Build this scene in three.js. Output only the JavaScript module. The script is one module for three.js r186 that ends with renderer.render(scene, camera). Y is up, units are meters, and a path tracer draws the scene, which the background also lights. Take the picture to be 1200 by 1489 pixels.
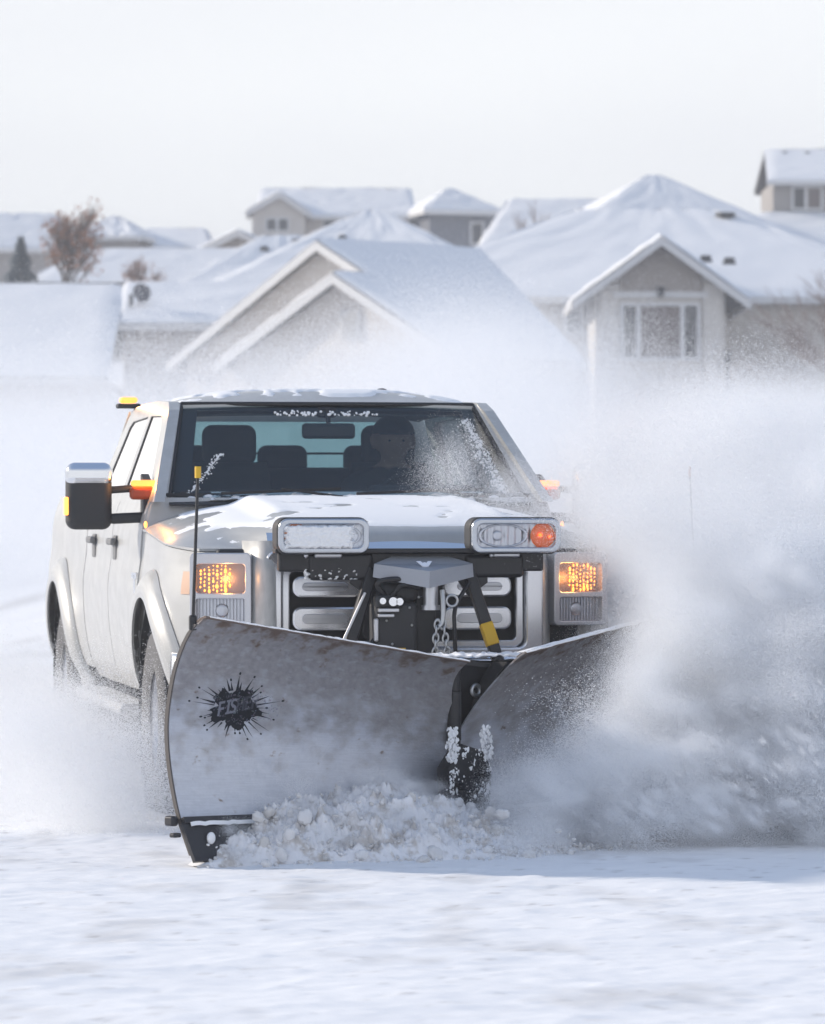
import * as THREE from 'three';
import { RoundedBoxGeometry } from 'three/addons/geometries/RoundedBoxGeometry.js';
import { mergeGeometries, mergeVertices, toCreasedNormals } from 'three/addons/utils/BufferGeometryUtils.js';
import { MarchingCubes } from 'three/addons/objects/MarchingCubes.js';
import { Brush, Evaluator, SUBTRACTION } from 'three-bvh-csg';
import { createNoise2D, createNoise3D } from 'simplex-noise';

// ---------------------------------------------------------------- camera, sky, sun, exposure
const scene = new THREE.Scene();
const camera = new THREE.PerspectiveCamera(13.385, 825 / 1024, 0.1, 3000);
camera.position.set(0, 1.43, 20);
camera.lookAt(0, 1.359, 0);
camera.focus = 18.3;
camera.userData.fStop = 5.5;

const renderer = new THREE.WebGLRenderer({ antialias: true });
renderer.toneMapping = THREE.LinearToneMapping;
renderer.toneMappingExposure = 1.13;
renderer.shadowMap.enabled = true;

function rng(seed) {
  let s = seed | 0;
  return () => { s = (s + 0x6d2b79f5) | 0; let t = Math.imul(s ^ (s >>> 15), 1 | s); t = (t + Math.imul(t ^ (t >>> 7), 61 | t)) ^ t; return ((t ^ (t >>> 14)) >>> 0) / 4294967296; };
}
const n2 = createNoise2D(rng(11)), n3 = createNoise3D(rng(12));
const fbm = (x, y, o = 4) => { let a = 0, g = 1, t = 0; for (let i = 0; i < o; i++) { a += g * n2(x, y); t += g; g *= 0.5; x = x * 2.03 + 7.1; y = y * 2.03 - 3.7; } return a / t; };
const fbm3 = (x, y, z, o = 3) => { let a = 0, g = 1, t = 0; for (let i = 0; i < o; i++) { a += g * n3(x, y, z); t += g; g *= 0.5; x = x * 2.03 + 7.1; y = y * 2.03 - 3.7; z = z * 2.03 + 1.3; } return a / t; };
const lerp = THREE.MathUtils.lerp, clamp = THREE.MathUtils.clamp, smooth = (x, a, b) => { const t = clamp((x - a) / (b - a), 0, 1); return t * t * (3 - 2 * t); };
const V = (x, y, z) => new THREE.Vector3(x, y, z);

const SUN = V(-0.84, 0.36, -0.30).normalize();
{ // a thin bright winter overcast: pale at the horizon, bluer overhead, brighter towards the veiled sun
  const W = 512, H = 256, d = new Float32Array(W * H * 4), dir = V(0, 0, 0);
  for (let y = 0; y < H; y++) for (let x = 0; x < W; x++) {
    const el = ((y + 0.5) / H - 0.5) * Math.PI, az = ((x + 0.5) / W - 0.5) * 2 * Math.PI, s = Math.sin(Math.max(el, 0)), c = Math.cos(el);
    dir.set(c * Math.cos(az), Math.sin(el), c * Math.sin(az));
    const toSun = Math.max(0, dir.dot(SUN)), glow = 0.28 * Math.pow(toSun, 6);
    const up = Math.max(0.02, s), streak = 0.085 * fbm(dir.x * 2.2 + 3, (dir.z * 2.2) + 34 * up, 4) * (1 - s);
    const i = (y * W + x) * 4, k = smooth(s, 0.08, 0.75);
    d[i] = 0.915 - 0.69 * k + glow + streak; d[i + 1] = 0.935 - 0.61 * k + glow * 0.93 + streak; d[i + 2] = 0.965 - 0.44 * k + glow * 0.8 + streak * 0.8; d[i + 3] = 1;
  }
  const t = new THREE.DataTexture(d, W, H, THREE.RGBAFormat, THREE.FloatType);
  t.mapping = THREE.EquirectangularReflectionMapping; t.magFilter = THREE.LinearFilter; t.minFilter = THREE.LinearFilter; t.needsUpdate = true;
  scene.background = t; scene.environment = t;
}
const sun = new THREE.DirectionalLight(new THREE.Color().setRGB(1, 0.90, 0.78), 3.7);
sun.position.copy(SUN).multiplyScalar(60); sun.target.position.set(0, 0, 0);
sun.castShadow = true; sun.shadow.radius = 7; sun.shadow.mapSize.set(4096, 4096);
Object.assign(sun.shadow.camera, { left: -45, right: 45, top: 45, bottom: -45, near: 1, far: 250 });
sun.name = 'sun'; scene.add(sun, sun.target); sun.target.name = 'sun_target';

scene.fog = new THREE.FogExp2(new THREE.Color().setRGB(0.90, 0.93, 1.0), 0.0018);

// ---------------------------------------------------------------- helpers
const taken = new Map();
function numbered(name) { const k = taken.get(name) ?? 0; taken.set(name, k + 1); return k ? name + '_' + String(k).padStart(3, '0') : name; }
function part(name, geo, mat, parent) { const m = new THREE.Mesh(geo, mat); m.name = name; m.castShadow = m.receiveShadow = true; parent.add(m); return m; }
function thing(name, label, category, pos = [0, 0, 0], turn = 0, group) {
  const g = new THREE.Group(); g.name = numbered(name); g.position.set(...pos); g.rotation.y = turn; g.userData = { label, category }; if (group) g.userData.group = group; scene.add(g); return g;
}
function top(name, geo, mat, label, category, kind) {
  const m = new THREE.Mesh(geo, mat); m.name = numbered(name); m.castShadow = m.receiveShadow = true; m.userData = { label, category }; if (kind) m.userData.kind = kind; scene.add(m); return m;
}
const std = (r, g, b, rough = 0.7, metal = 0, more = {}) => new THREE.MeshStandardMaterial({ color: new THREE.Color().setRGB(r, g, b), roughness: rough, metalness: metal, ...more });
const phys = (r, g, b, rough, metal, more = {}) => new THREE.MeshPhysicalMaterial({ color: new THREE.Color().setRGB(r, g, b), roughness: rough, metalness: metal, ...more });
// a surface f(u, v) -> Vector3 over the unit square
function grid(f, nu, nv) {
  const p = [], uv = [], ix = [];
  for (let j = 0; j <= nv; j++) for (let i = 0; i <= nu; i++) { const q = f(i / nu, j / nv); p.push(q.x, q.y, q.z); uv.push(i / nu, j / nv); }
  for (let j = 0; j < nv; j++) for (let i = 0; i < nu; i++) { const a = j * (nu + 1) + i, b = a + 1, c = a + nu + 1, d = c + 1; ix.push(a, b, d, a, d, c); }
  const g = new THREE.BufferGeometry();
  g.setAttribute('position', new THREE.Float32BufferAttribute(p, 3)); g.setAttribute('uv', new THREE.Float32BufferAttribute(uv, 2)); g.setIndex(ix); g.computeVertexNormals(); return g;
}
// the same with a thickness: two skins and a rim
function slab(f, nu, nv, th) {
  const a = grid(f, nu, nv), P = a.attributes.position, N = a.attributes.normal;
  const back = grid((u, v) => { const i = Math.round(v * nv) * (nu + 1) + Math.round(u * nu); return V(P.getX(i) - N.getX(i) * th, P.getY(i) - N.getY(i) * th, P.getZ(i) - N.getZ(i) * th); }, nu, nv);
  const Q = back.attributes.position, ring = [];
  for (let i = 0; i < nu; i++) ring.push(i);
  for (let j = 0; j < nv; j++) ring.push(j * (nu + 1) + nu);
  for (let i = nu; i > 0; i--) ring.push(nv * (nu + 1) + i);
  for (let j = nv; j > 0; j--) ring.push(j * (nu + 1));
  const p = [], uv = [], at = (A, i) => p.push(A.getX(i), A.getY(i), A.getZ(i));
  ring.forEach((i, k) => { const n = ring[(k + 1) % ring.length]; at(P, i); at(Q, i); at(Q, n); at(P, i); at(Q, n); at(P, n); for (const m of [i, i, n, i, n, n]) uv.push(a.attributes.uv.getX(m), a.attributes.uv.getY(m)); });
  const rim = new THREE.BufferGeometry(); rim.setAttribute('position', new THREE.Float32BufferAttribute(p, 3)); rim.setAttribute('uv', new THREE.Float32BufferAttribute(uv, 2)); rim.computeVertexNormals();
  const flip = back.toNonIndexed(), fp = flip.attributes.position;
  for (let i = 0; i < fp.count; i += 3) for (const A of [fp, flip.attributes.normal, flip.attributes.uv]) for (let c = 0; c < A.itemSize; c++) { const t = A.getComponent(i + 1, c); A.setComponent(i + 1, c, A.getComponent(i + 2, c)); A.setComponent(i + 2, c, t); }
  for (let i = 0; i < flip.attributes.normal.array.length; i++) flip.attributes.normal.array[i] *= -1;
  return mergeGeometries([a.toNonIndexed(), flip, rim]);
}
// a closed solid through rings of points
function loft(rings) {
  const n = rings[0].length, p = [], ix = [], uv = [];
  rings.forEach((r, j) => r.forEach((q, i) => { p.push(q.x, q.y, q.z); uv.push(i / n, j / rings.length); }));
  for (let j = 0; j < rings.length - 1; j++) for (let i = 0; i < n; i++) { const a = j * n + i, b = j * n + (i + 1) % n; ix.push(a, b, b + n, a, b + n, a + n); }
  for (const [j, way] of [[0, -1], [rings.length - 1, 1]]) {
    const c = rings[j].reduce((s, q) => s.add(q), V(0, 0, 0)).divideScalar(n), k = p.length / 3; p.push(c.x, c.y, c.z); uv.push(0.5, 0.5);
    for (let i = 0; i < n; i++) { const a = j * n + i, b = j * n + (i + 1) % n; way > 0 ? ix.push(a, b, k) : ix.push(b, a, k); }
  }
  const g = new THREE.BufferGeometry(); g.setAttribute('position', new THREE.Float32BufferAttribute(p, 3)); g.setAttribute('uv', new THREE.Float32BufferAttribute(uv, 2)); g.setIndex(ix); g.computeVertexNormals(); return g;
}
const csg = new Evaluator(); csg.attributes = ['position', 'normal', 'uv'];
function cut(geo, ...tools) {
  let b = new Brush(geo); b.updateMatrixWorld();
  for (const t of tools) { const c = new Brush(t); c.updateMatrixWorld(); b = csg.evaluate(b, c, SUBTRACTION); }
  return toCreasedNormals(b.geometry.index ? b.geometry.toNonIndexed() : b.geometry, 0.6);
}
const rbox = (w, h, d, x = 0, y = 0, z = 0, r = 0.01, s = 2) => new RoundedBoxGeometry(w, h, d, s, Math.min(r, w / 2.01, h / 2.01, d / 2.01)).translate(x, y, z);
const box = (w, h, d, x = 0, y = 0, z = 0) => new THREE.BoxGeometry(w, h, d).translate(x, y, z);
function bar(a, b, ra, rb = ra, seg = 12) {
  const d = b.clone().sub(a), L = d.length(), g = new THREE.CylinderGeometry(rb, ra, L, seg);
  g.applyQuaternion(new THREE.Quaternion().setFromUnitVectors(V(0, 1, 0), d.divideScalar(L))); return g.translate((a.x + b.x) / 2, (a.y + b.y) / 2, (a.z + b.z) / 2);
}
function beam(a, b, w, h, r = 0.008, up = V(0, 1, 0)) { // a bar of box section
  const d = b.clone().sub(a), L = d.length(), g = new RoundedBoxGeometry(w, h, L, 2, r), m = new THREE.Matrix4().lookAt(b, a, up);
  return g.applyMatrix4(m).translate((a.x + b.x) / 2, (a.y + b.y) / 2, (a.z + b.z) / 2);
}
const tube = (pts, r, n = 24, s = 8) => new THREE.TubeGeometry(new THREE.CatmullRomCurve3(pts), n, r, s);
const ball = (r, x, y, z, n = 12) => new THREE.SphereGeometry(r, n, Math.max(6, n - 4)).translate(x, y, z);
function join(list) { return mergeGeometries(list.map((g) => { const q = g.index ? g.toNonIndexed() : g.clone(); for (const k of Object.keys(q.attributes)) if (!['position', 'normal', 'uv'].includes(k)) q.deleteAttribute(k); return q; })); }
function plate(pts, depth, bevel = 0, holes = []) { // an outline in x, y given a depth along z
  const s = new THREE.Shape(pts.map(([x, y]) => new THREE.Vector2(x, y))); s.holes = holes.map((h) => new THREE.Path(h.map(([x, y]) => new THREE.Vector2(x, y))));
  return new THREE.ExtrudeGeometry(s, { depth, bevelEnabled: bevel > 0, bevelThickness: bevel, bevelSize: bevel, bevelSegments: 2, curveSegments: 8 });
}
function roundRect(w, h, r, x = 0, y = 0) { const o = [], n = 6; for (const [cx, cy, a] of [[w / 2 - r, h / 2 - r, 0], [-w / 2 + r, h / 2 - r, 1], [-w / 2 + r, -h / 2 + r, 2], [w / 2 - r, -h / 2 + r, 3]]) for (let i = 0; i <= n; i++) { const t = (a + i / n) * Math.PI / 2; o.push([x + cx + r * Math.cos(t), y + cy + r * Math.sin(t)]); } return o; }
function spline(pairs) { // piecewise smooth curve through (t, value)
  return (t) => {
    let k = 0; while (k < pairs.length - 2 && t > pairs[k + 1][0]) k++;
    const [t1, v1] = pairs[k], [t2, v2] = pairs[k + 1], [t0, v0] = pairs[k - 1] ?? [t1 - (t2 - t1), v1 - (v2 - v1)], [t3, v3] = pairs[k + 2] ?? [t2 + (t2 - t1), v2 + (v2 - v1)];
    const m1 = (v2 - v0) / (t2 - t0), m2 = (v3 - v1) / (t3 - t1), h = t2 - t1, s = (t - t1) / h, s2 = s * s, s3 = s2 * s;
    return (2 * s3 - 3 * s2 + 1) * v1 + (s3 - 2 * s2 + s) * h * m1 + (-2 * s3 + 3 * s2) * v2 + (s3 - s2) * h * m2;
  };
}
function texture(w, h, f, srgb = true) { // f(x, y) in 0..1 -> [r, g, b] display values
  const d = new Uint8Array(w * h * 4);
  for (let y = 0; y < h; y++) for (let x = 0; x < w; x++) { const c = f(x / w, y / h), i = (y * w + x) * 4; d[i] = clamp(c[0], 0, 1) * 255; d[i + 1] = clamp(c[1], 0, 1) * 255; d[i + 2] = clamp(c[2], 0, 1) * 255; d[i + 3] = 255; }
  const t = new THREE.DataTexture(d, w, h); t.magFilter = THREE.LinearFilter; t.minFilter = THREE.LinearMipmapLinearFilter; t.wrapS = t.wrapT = THREE.RepeatWrapping; if (srgb) t.colorSpace = THREE.SRGBColorSpace; t.needsUpdate = true; return t;
}
// ---------------------------------------------------------------- shared materials
const grimeRough = texture(256, 256, (x, y) => { const k = 0.42 + 0.08 * fbm(x * 6, y * 6, 5); return [k, k, k]; }, false);
const saltMap = texture(512, 512, (x, y) => { const a = fbm(x * 5, y * 5, 5), b = fbm(x * 30 + 4, y * 9, 4), k = 0.93 + 0.06 * smooth(a + 0.4 * b, -0.6, 0.7); return [k, k, k * 0.995]; });
const M = {
  snow: std(0.90, 0.905, 0.915, 0.95),
  paint: phys(0.50, 0.50, 0.495, 1.0, 0.1, { map: saltMap, roughnessMap: grimeRough, clearcoat: 0.5, clearcoatRoughness: 0.22 }),
  chrome: std(0.80, 0.81, 0.83, 0.16, 1),
  brightTrim: std(0.74, 0.75, 0.78, 0.24, 0.9),
  dullChrome: std(0.55, 0.56, 0.59, 0.34, 0.9),
  black: std(0.018, 0.018, 0.02, 0.5),
  blackMetal: std(0.022, 0.022, 0.025, 0.42, 0.2),
  plastic: std(0.03, 0.031, 0.034, 0.62),
  snowyTyre: std(0.13, 0.13, 0.135, 0.9),
  rubber: std(0.035, 0.035, 0.037, 0.85),
  seat: std(0.045, 0.047, 0.052, 0.9),
  glass: phys(0.56, 0.70, 0.70, 0.02, 0, { transmission: 1, thickness: 0, ior: 1.5 }),
  frostedGlass: phys(0.80, 0.82, 0.84, 0.45, 0, { transmission: 0.45, thickness: 0, ior: 1.5 }),
  windscreen: phys(0.60, 0.69, 0.71, 0.27, 0, { transmission: 1, thickness: 0, ior: 1.5 }),
  clearLens: phys(0.97, 0.98, 1, 0.04, 0, { transmission: 1, thickness: 0, ior: 1.5 }),
  amberLens: phys(1.0, 0.42, 0.07, 0.08, 0, { transmission: 0.7, thickness: 0 }),
  steel: std(0.5, 0.51, 0.52, 0.4, 0.9),
  amberGlow: std(1.0, 0.35, 0.05, 0.4, 0, { emissive: new THREE.Color().setRGB(1, 0.33, 0.06), emissiveIntensity: 3.0 }),
  strobeGlow: std(1.0, 0.4, 0.08, 0.4, 0, { emissive: new THREE.Color().setRGB(1, 0.33, 0.06), emissiveIntensity: 1.7 }),
  yellow: std(0.70, 0.42, 0.02, 0.5),
};
// ---------------------------------------------------------------- ground: flat street under snow, rising to the houses
const rise = spline([[-2000, 22], [-700, 19], [-300, 15], [-180, 9.2], [-105, 3.2], [-70, 1.9], [-48, 1.1], [-30, 0.25], [-16, 0], [0, 0], [40, 0]]);
function groundY(x, z) {
  const far = Math.max(0, -z - 14), near = 1 / (1 + far * 0.3);
  let y = z > -16 ? 0 : rise(z) + 0.12 * Math.min(1, far / 20) * fbm(x * 0.06, z * 0.06, 3);
  y += 0.014 * fbm(x * 0.5, z * 0.8, 3) + 0.007 * near * fbm(x * 1.6 + 9, z * 3.6, 4);
  const r = fbm(x * 3.0, z * 9.5, 3); y += near * 0.009 * Math.max(0, r - 0.1) + near * 0.003 * fbm(x * 4, z * 22, 2) + near * 0.012 * Math.max(0, fbm(x * 1.7 + 50, z * 7, 4) - 0.22);
  return y;
}
{
  const axis = (a, b, step, grow, lim) => { const o = []; for (let q = a; q <= b + 1e-6; q += step) o.push(q); let s = step, q = b; while (q < lim) { s *= grow; q += s; o.push(q); } return o; };
  const right = axis(0, 2.3, 0.022, 1.13, 420), xs = [...right.slice(1).reverse().map((q) => -q), ...right];
  const back = axis(-9.2, 1.5, 0.026, 1.07, 420), zs = [-40, -25, -16, -11, ...back].map((q) => -q);
  const p = [], ix = [], c = [], nx = xs.length;
  for (const z of zs) for (const x of xs) {
    p.push(x, groundY(x, z), z);
    const dirt = smooth(fbm(x * 1.1 + 40, z * 0.7, 4), 0.15, 0.6) * 0.17 + smooth(fbm(x * 4 + 5, z * 17, 4), 0.4, 0.7) * 0.32;
    c.push(0.90 - dirt * 0.9, 0.905 - dirt * 0.95, 0.915 - dirt * 1.0);
  }
  for (let j = 0; j < zs.length - 1; j++) for (let i = 0; i < nx - 1; i++) { const a = j * nx + i; ix.push(a, a + 1, a + nx + 1, a, a + nx + 1, a + nx); }
  const g = new THREE.BufferGeometry(); g.setAttribute('position', new THREE.Float32BufferAttribute(p, 3)); g.setAttribute('color', new THREE.Float32BufferAttribute(c, 3)); g.setIndex(ix); g.computeVertexNormals();
  const m = new THREE.Mesh(g, new THREE.MeshStandardMaterial({ vertexColors: true, roughness: 0.9 })); m.name = 'snowy_ground'; m.receiveShadow = true;
  m.userData = { label: 'packed white snow covering the street and the rising ground', category: 'ground', kind: 'structure' }; scene.add(m);
}

// ---------------------------------------------------------------- houses on the rise behind
const sidingBump = texture(8, 256, (x, y) => { const k = (y * 16) % 1, v = 0.15 + 0.85 * (1 - k) * (k < 0.1 ? k * 10 : 1); return [v, v, v]; }, false);
function siding(r, g, b) { const t = sidingBump.clone(); t.repeat.set(1, 0.5); t.needsUpdate = true; return std(r, g, b, 0.8, 0, { bumpMap: t, bumpScale: 0.02 }); }
const H = {
  beige: siding(0.60, 0.555, 0.51), tan: siding(0.56, 0.51, 0.45), taupe: siding(0.37, 0.33, 0.30), slate: siding(0.17, 0.18, 0.21), grey: siding(0.37, 0.345, 0.325), cream: siding(0.66, 0.62, 0.57),
  trim: std(0.68, 0.67, 0.66, 0.6), shingle: std(0.10, 0.095, 0.10, 0.95), vent: std(0.06, 0.06, 0.065, 0.7),
  pane: phys(0.03, 0.033, 0.042, 0.05, 0, { specularIntensity: 1 }), curtain: std(0.45, 0.36, 0.32, 0.9), dish: std(0.10, 0.10, 0.115, 0.55, 0.3),
};
// uv in metres for flat building shapes
function metreUV(g) {
  const q = g.index ? g.toNonIndexed() : g; q.computeVertexNormals(); const P = q.attributes.position, N = q.attributes.normal, uv = new Float32Array(P.count * 2);
  for (let i = 0; i < P.count; i++) { const ax = Math.abs(N.getX(i)), ay = Math.abs(N.getY(i)), az = Math.abs(N.getZ(i)); uv[i * 2] = ax > az ? P.getZ(i) : P.getX(i); uv[i * 2 + 1] = ay > 0.8 ? P.getZ(i) : P.getY(i); }
  q.setAttribute('uv', new THREE.BufferAttribute(uv, 2)); return q;
}
function solid(quads) { const p = []; for (const q of quads) for (let k = 1; k < q.length - 1; k++) p.push(...q[0], ...q[k], ...q[k + 1]); const g = new THREE.BufferGeometry(); g.setAttribute('position', new THREE.Float32BufferAttribute(p, 3)); g.setAttribute('uv', new THREE.Float32BufferAttribute(new Float32Array(p.length / 3 * 2), 2)); g.computeVertexNormals(); return g; }
// one sloping roof plane: corners a, b along the eave, c, d along the top; a shingle board with snow lying on it, its surface uneven and its edge wavering
function roofPlane(parent, a, b, c, d, seed, snowDepth = 0.16, bare = 0.0) {
  const A = V(...a), B = V(...b), C = V(...c), D = V(...d);
  const n = B.clone().sub(A).cross(D.clone().sub(A).lengthSq() < 1e-4 ? C.clone().sub(A) : D.clone().sub(A)).normalize(); if (n.y < 0) n.negate();
  const P = (u, v, h) => { const q = A.clone().lerp(B, u).lerp(D.clone().lerp(C, u), v); return q.addScaledVector(n, h); };
  const r = part('roof_slope', metreUV(solid([[P(0, 0, 0), P(1, 0, 0), P(1, 1, 0), P(0, 1, 0)], [P(0, 0, -0.12), P(0, 1, -0.12), P(1, 1, -0.12), P(1, 0, -0.12)], [P(0, 0, -0.12), P(1, 0, -0.12), P(1, 0, 0), P(0, 0, 0)], [P(1, 0, -0.12), P(1, 1, -0.12), P(1, 1, 0), P(1, 0, 0)], [P(0, 1, -0.12), P(0, 0, -0.12), P(0, 0, 0), P(0, 1, 0)]].map((q) => q.map((e) => e.toArray())))), H.shingle, parent);
  const nu = 40, nv = 20, S = seed * 3.7;
  const g = slab((u, v) => {
    const k = Math.min(u, 1 - u, v * 0.8), edge = smooth(k, 0, 0.025), L = B.clone().sub(A).length(), lump = fbm(u * L * 0.35 + S, v * 4 + S, 4);
    let h = snowDepth * (0.72 + 0.28 * lump) * (0.25 + 0.75 * Math.sqrt(edge));
    if (bare) h = Math.min(h, (fbm(u * L * 0.7 + S * 2, v * 5, 4) + 1 - 2 * bare) * 0.3);
    return P(lerp(-0.002, 1.002, u), v < 0.01 ? -0.003 : Math.min(1, v + 0.01 * n2(u * L * 0.8, S) * (1 - v)), Math.max(h, 0.006));
  }, nu, nv, 0.003);
  part('roof_snow', g, M.snow, r).userData.label = 'uneven white snow lying on the roof slope';
  return r;
}
function roofVent(parent, x, y, z, s = 1) { return part('roof_vent', join([rbox(0.34 * s, 0.2 * s, 0.3 * s, x, y + 0.05, z, 0.04), box(0.42 * s, 0.05, 0.4 * s, x, y - 0.03, z)]), H.vent, parent); }
function windowAt(parent, x, y, z, w, h, sashes, turn = 0, curtain = false) { // a frame with its panes, set proud of a wall that faces +z (or turned)
  const fr = 0.09, bars = [], T = new THREE.Matrix4().makeRotationY(turn).setPosition(x, y, z);
  let at = -w / 2; const cells = sashes.map((k) => { const a = at; at += k * w; return [a, at]; });
  bars.push(box(w + 2 * fr, fr, 0.1, 0, h / 2 + fr / 2, 0.04), box(w + 2 * fr, fr, 0.12, 0, -h / 2 - fr / 2, 0.05), box(fr, h, 0.1, -w / 2 - fr / 2, 0, 0.04), box(fr, h, 0.1, w / 2 + fr / 2, 0, 0.04));
  for (let i = 0; i < cells.length - 1; i++) bars.push(box(0.12, h, 0.09, cells[i][1], 0, 0.035));
  const f = part('window', join(bars).applyMatrix4(T), H.trim, parent);
  cells.forEach(([a, b], i) => { part('pane', box(b - a - 0.02, h, 0.02, (a + b) / 2, 0, 0.012).applyMatrix4(T), curtain && cells.length > 1 && i === Math.floor(cells.length / 2) ? H.curtainPane : H.pane, f); });
  return f;
}
H.curtainPane = phys(0.12, 0.09, 0.085, 0.12, 0, { specularIntensity: 1 });
// a block with a gable at +z: peak x = px, from x0 to x1 at the eaves (heights y0, y1), floor at base, from z = 0 back to -len
function gableBlock(parent, o) {
  const { x0, x1, px, py, e0, e1, base, z = 0, len, mat, over = 0.35, snowDepth, bare, seed = 1, backHip = 0, skew = 0, wallLen = len } = o;
  const f = [[x0, base], [x1, base], [x1, e1], [px, py], [x0, e0]];
  part('wall', metreUV(plate(f, wallLen - 0.02).translate(0, 0, z - wallLen)), mat, parent);
  const s0 = (py - e0) / (px - x0), s1 = (py - e1) / (x1 - px), up = 0.06;
  const zf = z + over, zb = z - len - 0.1;
  roofPlane(parent, [x0 - over, e0 - s0 * over + up, zb], [x0 - over, e0 - s0 * over + up, zf], [px, py + up, zf], [px, py + up, zb + backHip], seed, snowDepth, bare);
  roofPlane(parent, [x1 + over, e1 - s1 * over + up, zf], [x1 + over, e1 - s1 * over + up, zb + skew], [px, py + up, zb + backHip], [px, py + up, zf], seed + 5, snowDepth, bare);
  const dn = 0.24, rk = (xa, ya, xb, yb) => plate([[xa, ya - dn], [xb, yb - dn], [xb, yb], [xa, ya]], 0.05).translate(0, up - 0.01, zf + 0.004);
  part('rake_board', rk(x0 - over, e0 - s0 * over, px - 0.001, py), H.trim, parent); part('rake_board', rk(px + 0.001, py, x1 + over, e1 - s1 * over), H.trim, parent);
  part('eave_board', box(0.05, 0.2, zf - zb, x0 - over - 0.03, e0 - s0 * over - 0.05, (zf + zb) / 2), H.trim, parent); part('eave_board', box(0.05, 0.2, zf - zb - skew, x1 + over + 0.03, e1 - s1 * over - 0.05, (zf + zb + skew) / 2), H.trim, parent);
}
// a hipped block centred on x, z; ridge along x of length rl at height py
function hipBlock(parent, o) {
  const { x = 0, z = 0, w, dep, e, py, rl, base, mat, over = 0.4, seed = 1, snowDepth, bare, rx = 0 } = o;
  part('wall', metreUV(box(w, e - base, dep, x, (e + base) / 2, z)), mat, parent);
  const X0 = x - w / 2 - over, X1 = x + w / 2 + over, Z0 = z - dep / 2 - over, Z1 = z + dep / 2 + over, y = e + 0.06, R0 = [x + rx - rl / 2, py, z], R1 = [x + rx + rl / 2, py, z];
  roofPlane(parent, [X0, y, Z1], [X1, y, Z1], R1, R0, seed, snowDepth, bare); roofPlane(parent, [X1, y, Z1], [X1, y, Z0], R1, R1, seed + 1, snowDepth, bare);
  roofPlane(parent, [X1, y, Z0], [X0, y, Z0], R0, R1, seed + 2, snowDepth, bare); roofPlane(parent, [X0, y, Z0], [X0, y, Z1], R0, R0, seed + 3, snowDepth, bare);
  part('eave_board', join([box(w + 2 * over + 0.06, 0.2, 0.05, x, y - 0.06, Z1 + 0.03), box(w + 2 * over, 0.2, 0.05, x, y - 0.06, Z0 - 0.03), box(0.05, 0.2, dep + 2 * over, X0 - 0.03, y - 0.06, z), box(0.05, 0.2, dep + 2 * over, X1 + 0.03, y - 0.06, z)]), H.trim, parent);
}
{ // beige house with two stepped gables, turned to the left
  const h = thing('twin_gable_house', 'beige house with two stepped front gables and a snowy roof, behind the truck cab', 'house', [-1.77, 0, -90], -0.698);
  gableBlock(h, { x0: -3.67, x1: 3.67, px: 0, py: 6.97, e0: 4.98, e1: 4.98, base: 2, len: 4, mat: H.beige, seed: 1 });
  const g2 = { x0: -6.67, x1: 3.67, px: -1.77, py: 7.93, e0: 5.1, e1: 4.98 };
  gableBlock(h, { ...g2, base: 2, z: -1.4, len: 6.3, mat: H.beige, seed: 9, skew: 3.0, wallLen: 3.4 });
  const v = part('gable_vent', box(0.62, 0.72, 0.06, 0.28, 5.75, 0.034), H.trim, h);
  for (let i = 0; i < 7; i++) part('louver', box(0.5, 0.05, 0.03, 0.28, 5.47 + i * 0.093, 0.075), H.cream, v);
}
{ // pale house with the large three-part window
  const h = thing('picture_window_house', 'pale siding house with taupe gable and wide three-part window at right', 'house', [0, 0, -105]);
  hipBlock(h, { x: 7.1, z: -6, w: 17.2, dep: 11.4, e: 7.05, py: 9.95, rl: 4.1, rx: -0.15, base: 2.6, mat: H.tan, seed: 21 });
  const g = 6.1;   // the front wing stands this far before the main block's middle
  gableBlock(h, { x0: 4.98, x1: 8.52, px: 6.75, py: 8.42, e0: 7.14, e1: 7.14, base: 2.6, z: g, len: 11, mat: H.cream, seed: 31, over: 0.62 });
  part('gable_panel', plate([[5.66, 7.0], [7.88, 7.0], [7.88, 7.48], [6.77, 8.26], [5.66, 7.48]], 0.05).translate(0, 0, g + 0.003), H.taupe, h);
  for (const x of [5.36, 8.18]) part('corner_board', box(0.5, 4.6, 0.07, x, 4.9, g + 0.038), H.cream, h);
  part('window_header', box(2.6, 0.16, 0.08, 6.76, 6.93, g + 0.042), H.trim, h);
  windowAt(h, 6.75, 5.92, g + 0.003, 2.0, 1.4, [0.2, 0.6, 0.2], 0, true);
  const l = part('wall_lamp', join([rbox(0.16, 0.22, 0.16, 6.76, 6.98, g + 0.16, 0.03), box(0.26, 0.05, 0.24, 6.76, 7.11, g + 0.16)]), H.vent, h); part('bracket', box(0.06, 0.06, 0.14, 6.76, 7.0, g + 0.07), H.vent, l);
  windowAt(h, 4.62, 6.45, -0.28, 0.4, 0.62, [1]);
  part('meter_box', join([rbox(0.2, 0.32, 0.16, 8.62, 5.25, g - 0.4, 0.03), bar(V(8.62, 5.1, g - 0.4), V(8.62, 3, g - 0.4), 0.04)]), H.vent, h);
  for (const [x, y, z] of [[7.65, 8.4, -0.1], [8.35, 8.34, -0.5], [9.05, 8.3, -0.9]]) roofVent(h, x, y - 0.18, z + 1.2, 0.9);
  part('chimney_cap', join([new THREE.CylinderGeometry(0.2, 0.24, 0.45, 16).translate(9.35, 9.6, -5.4), new THREE.CylinderGeometry(0.3, 0.3, 0.1, 16).translate(9.35, 9.86, -5.4)]), H.vent, h);
}
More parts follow.
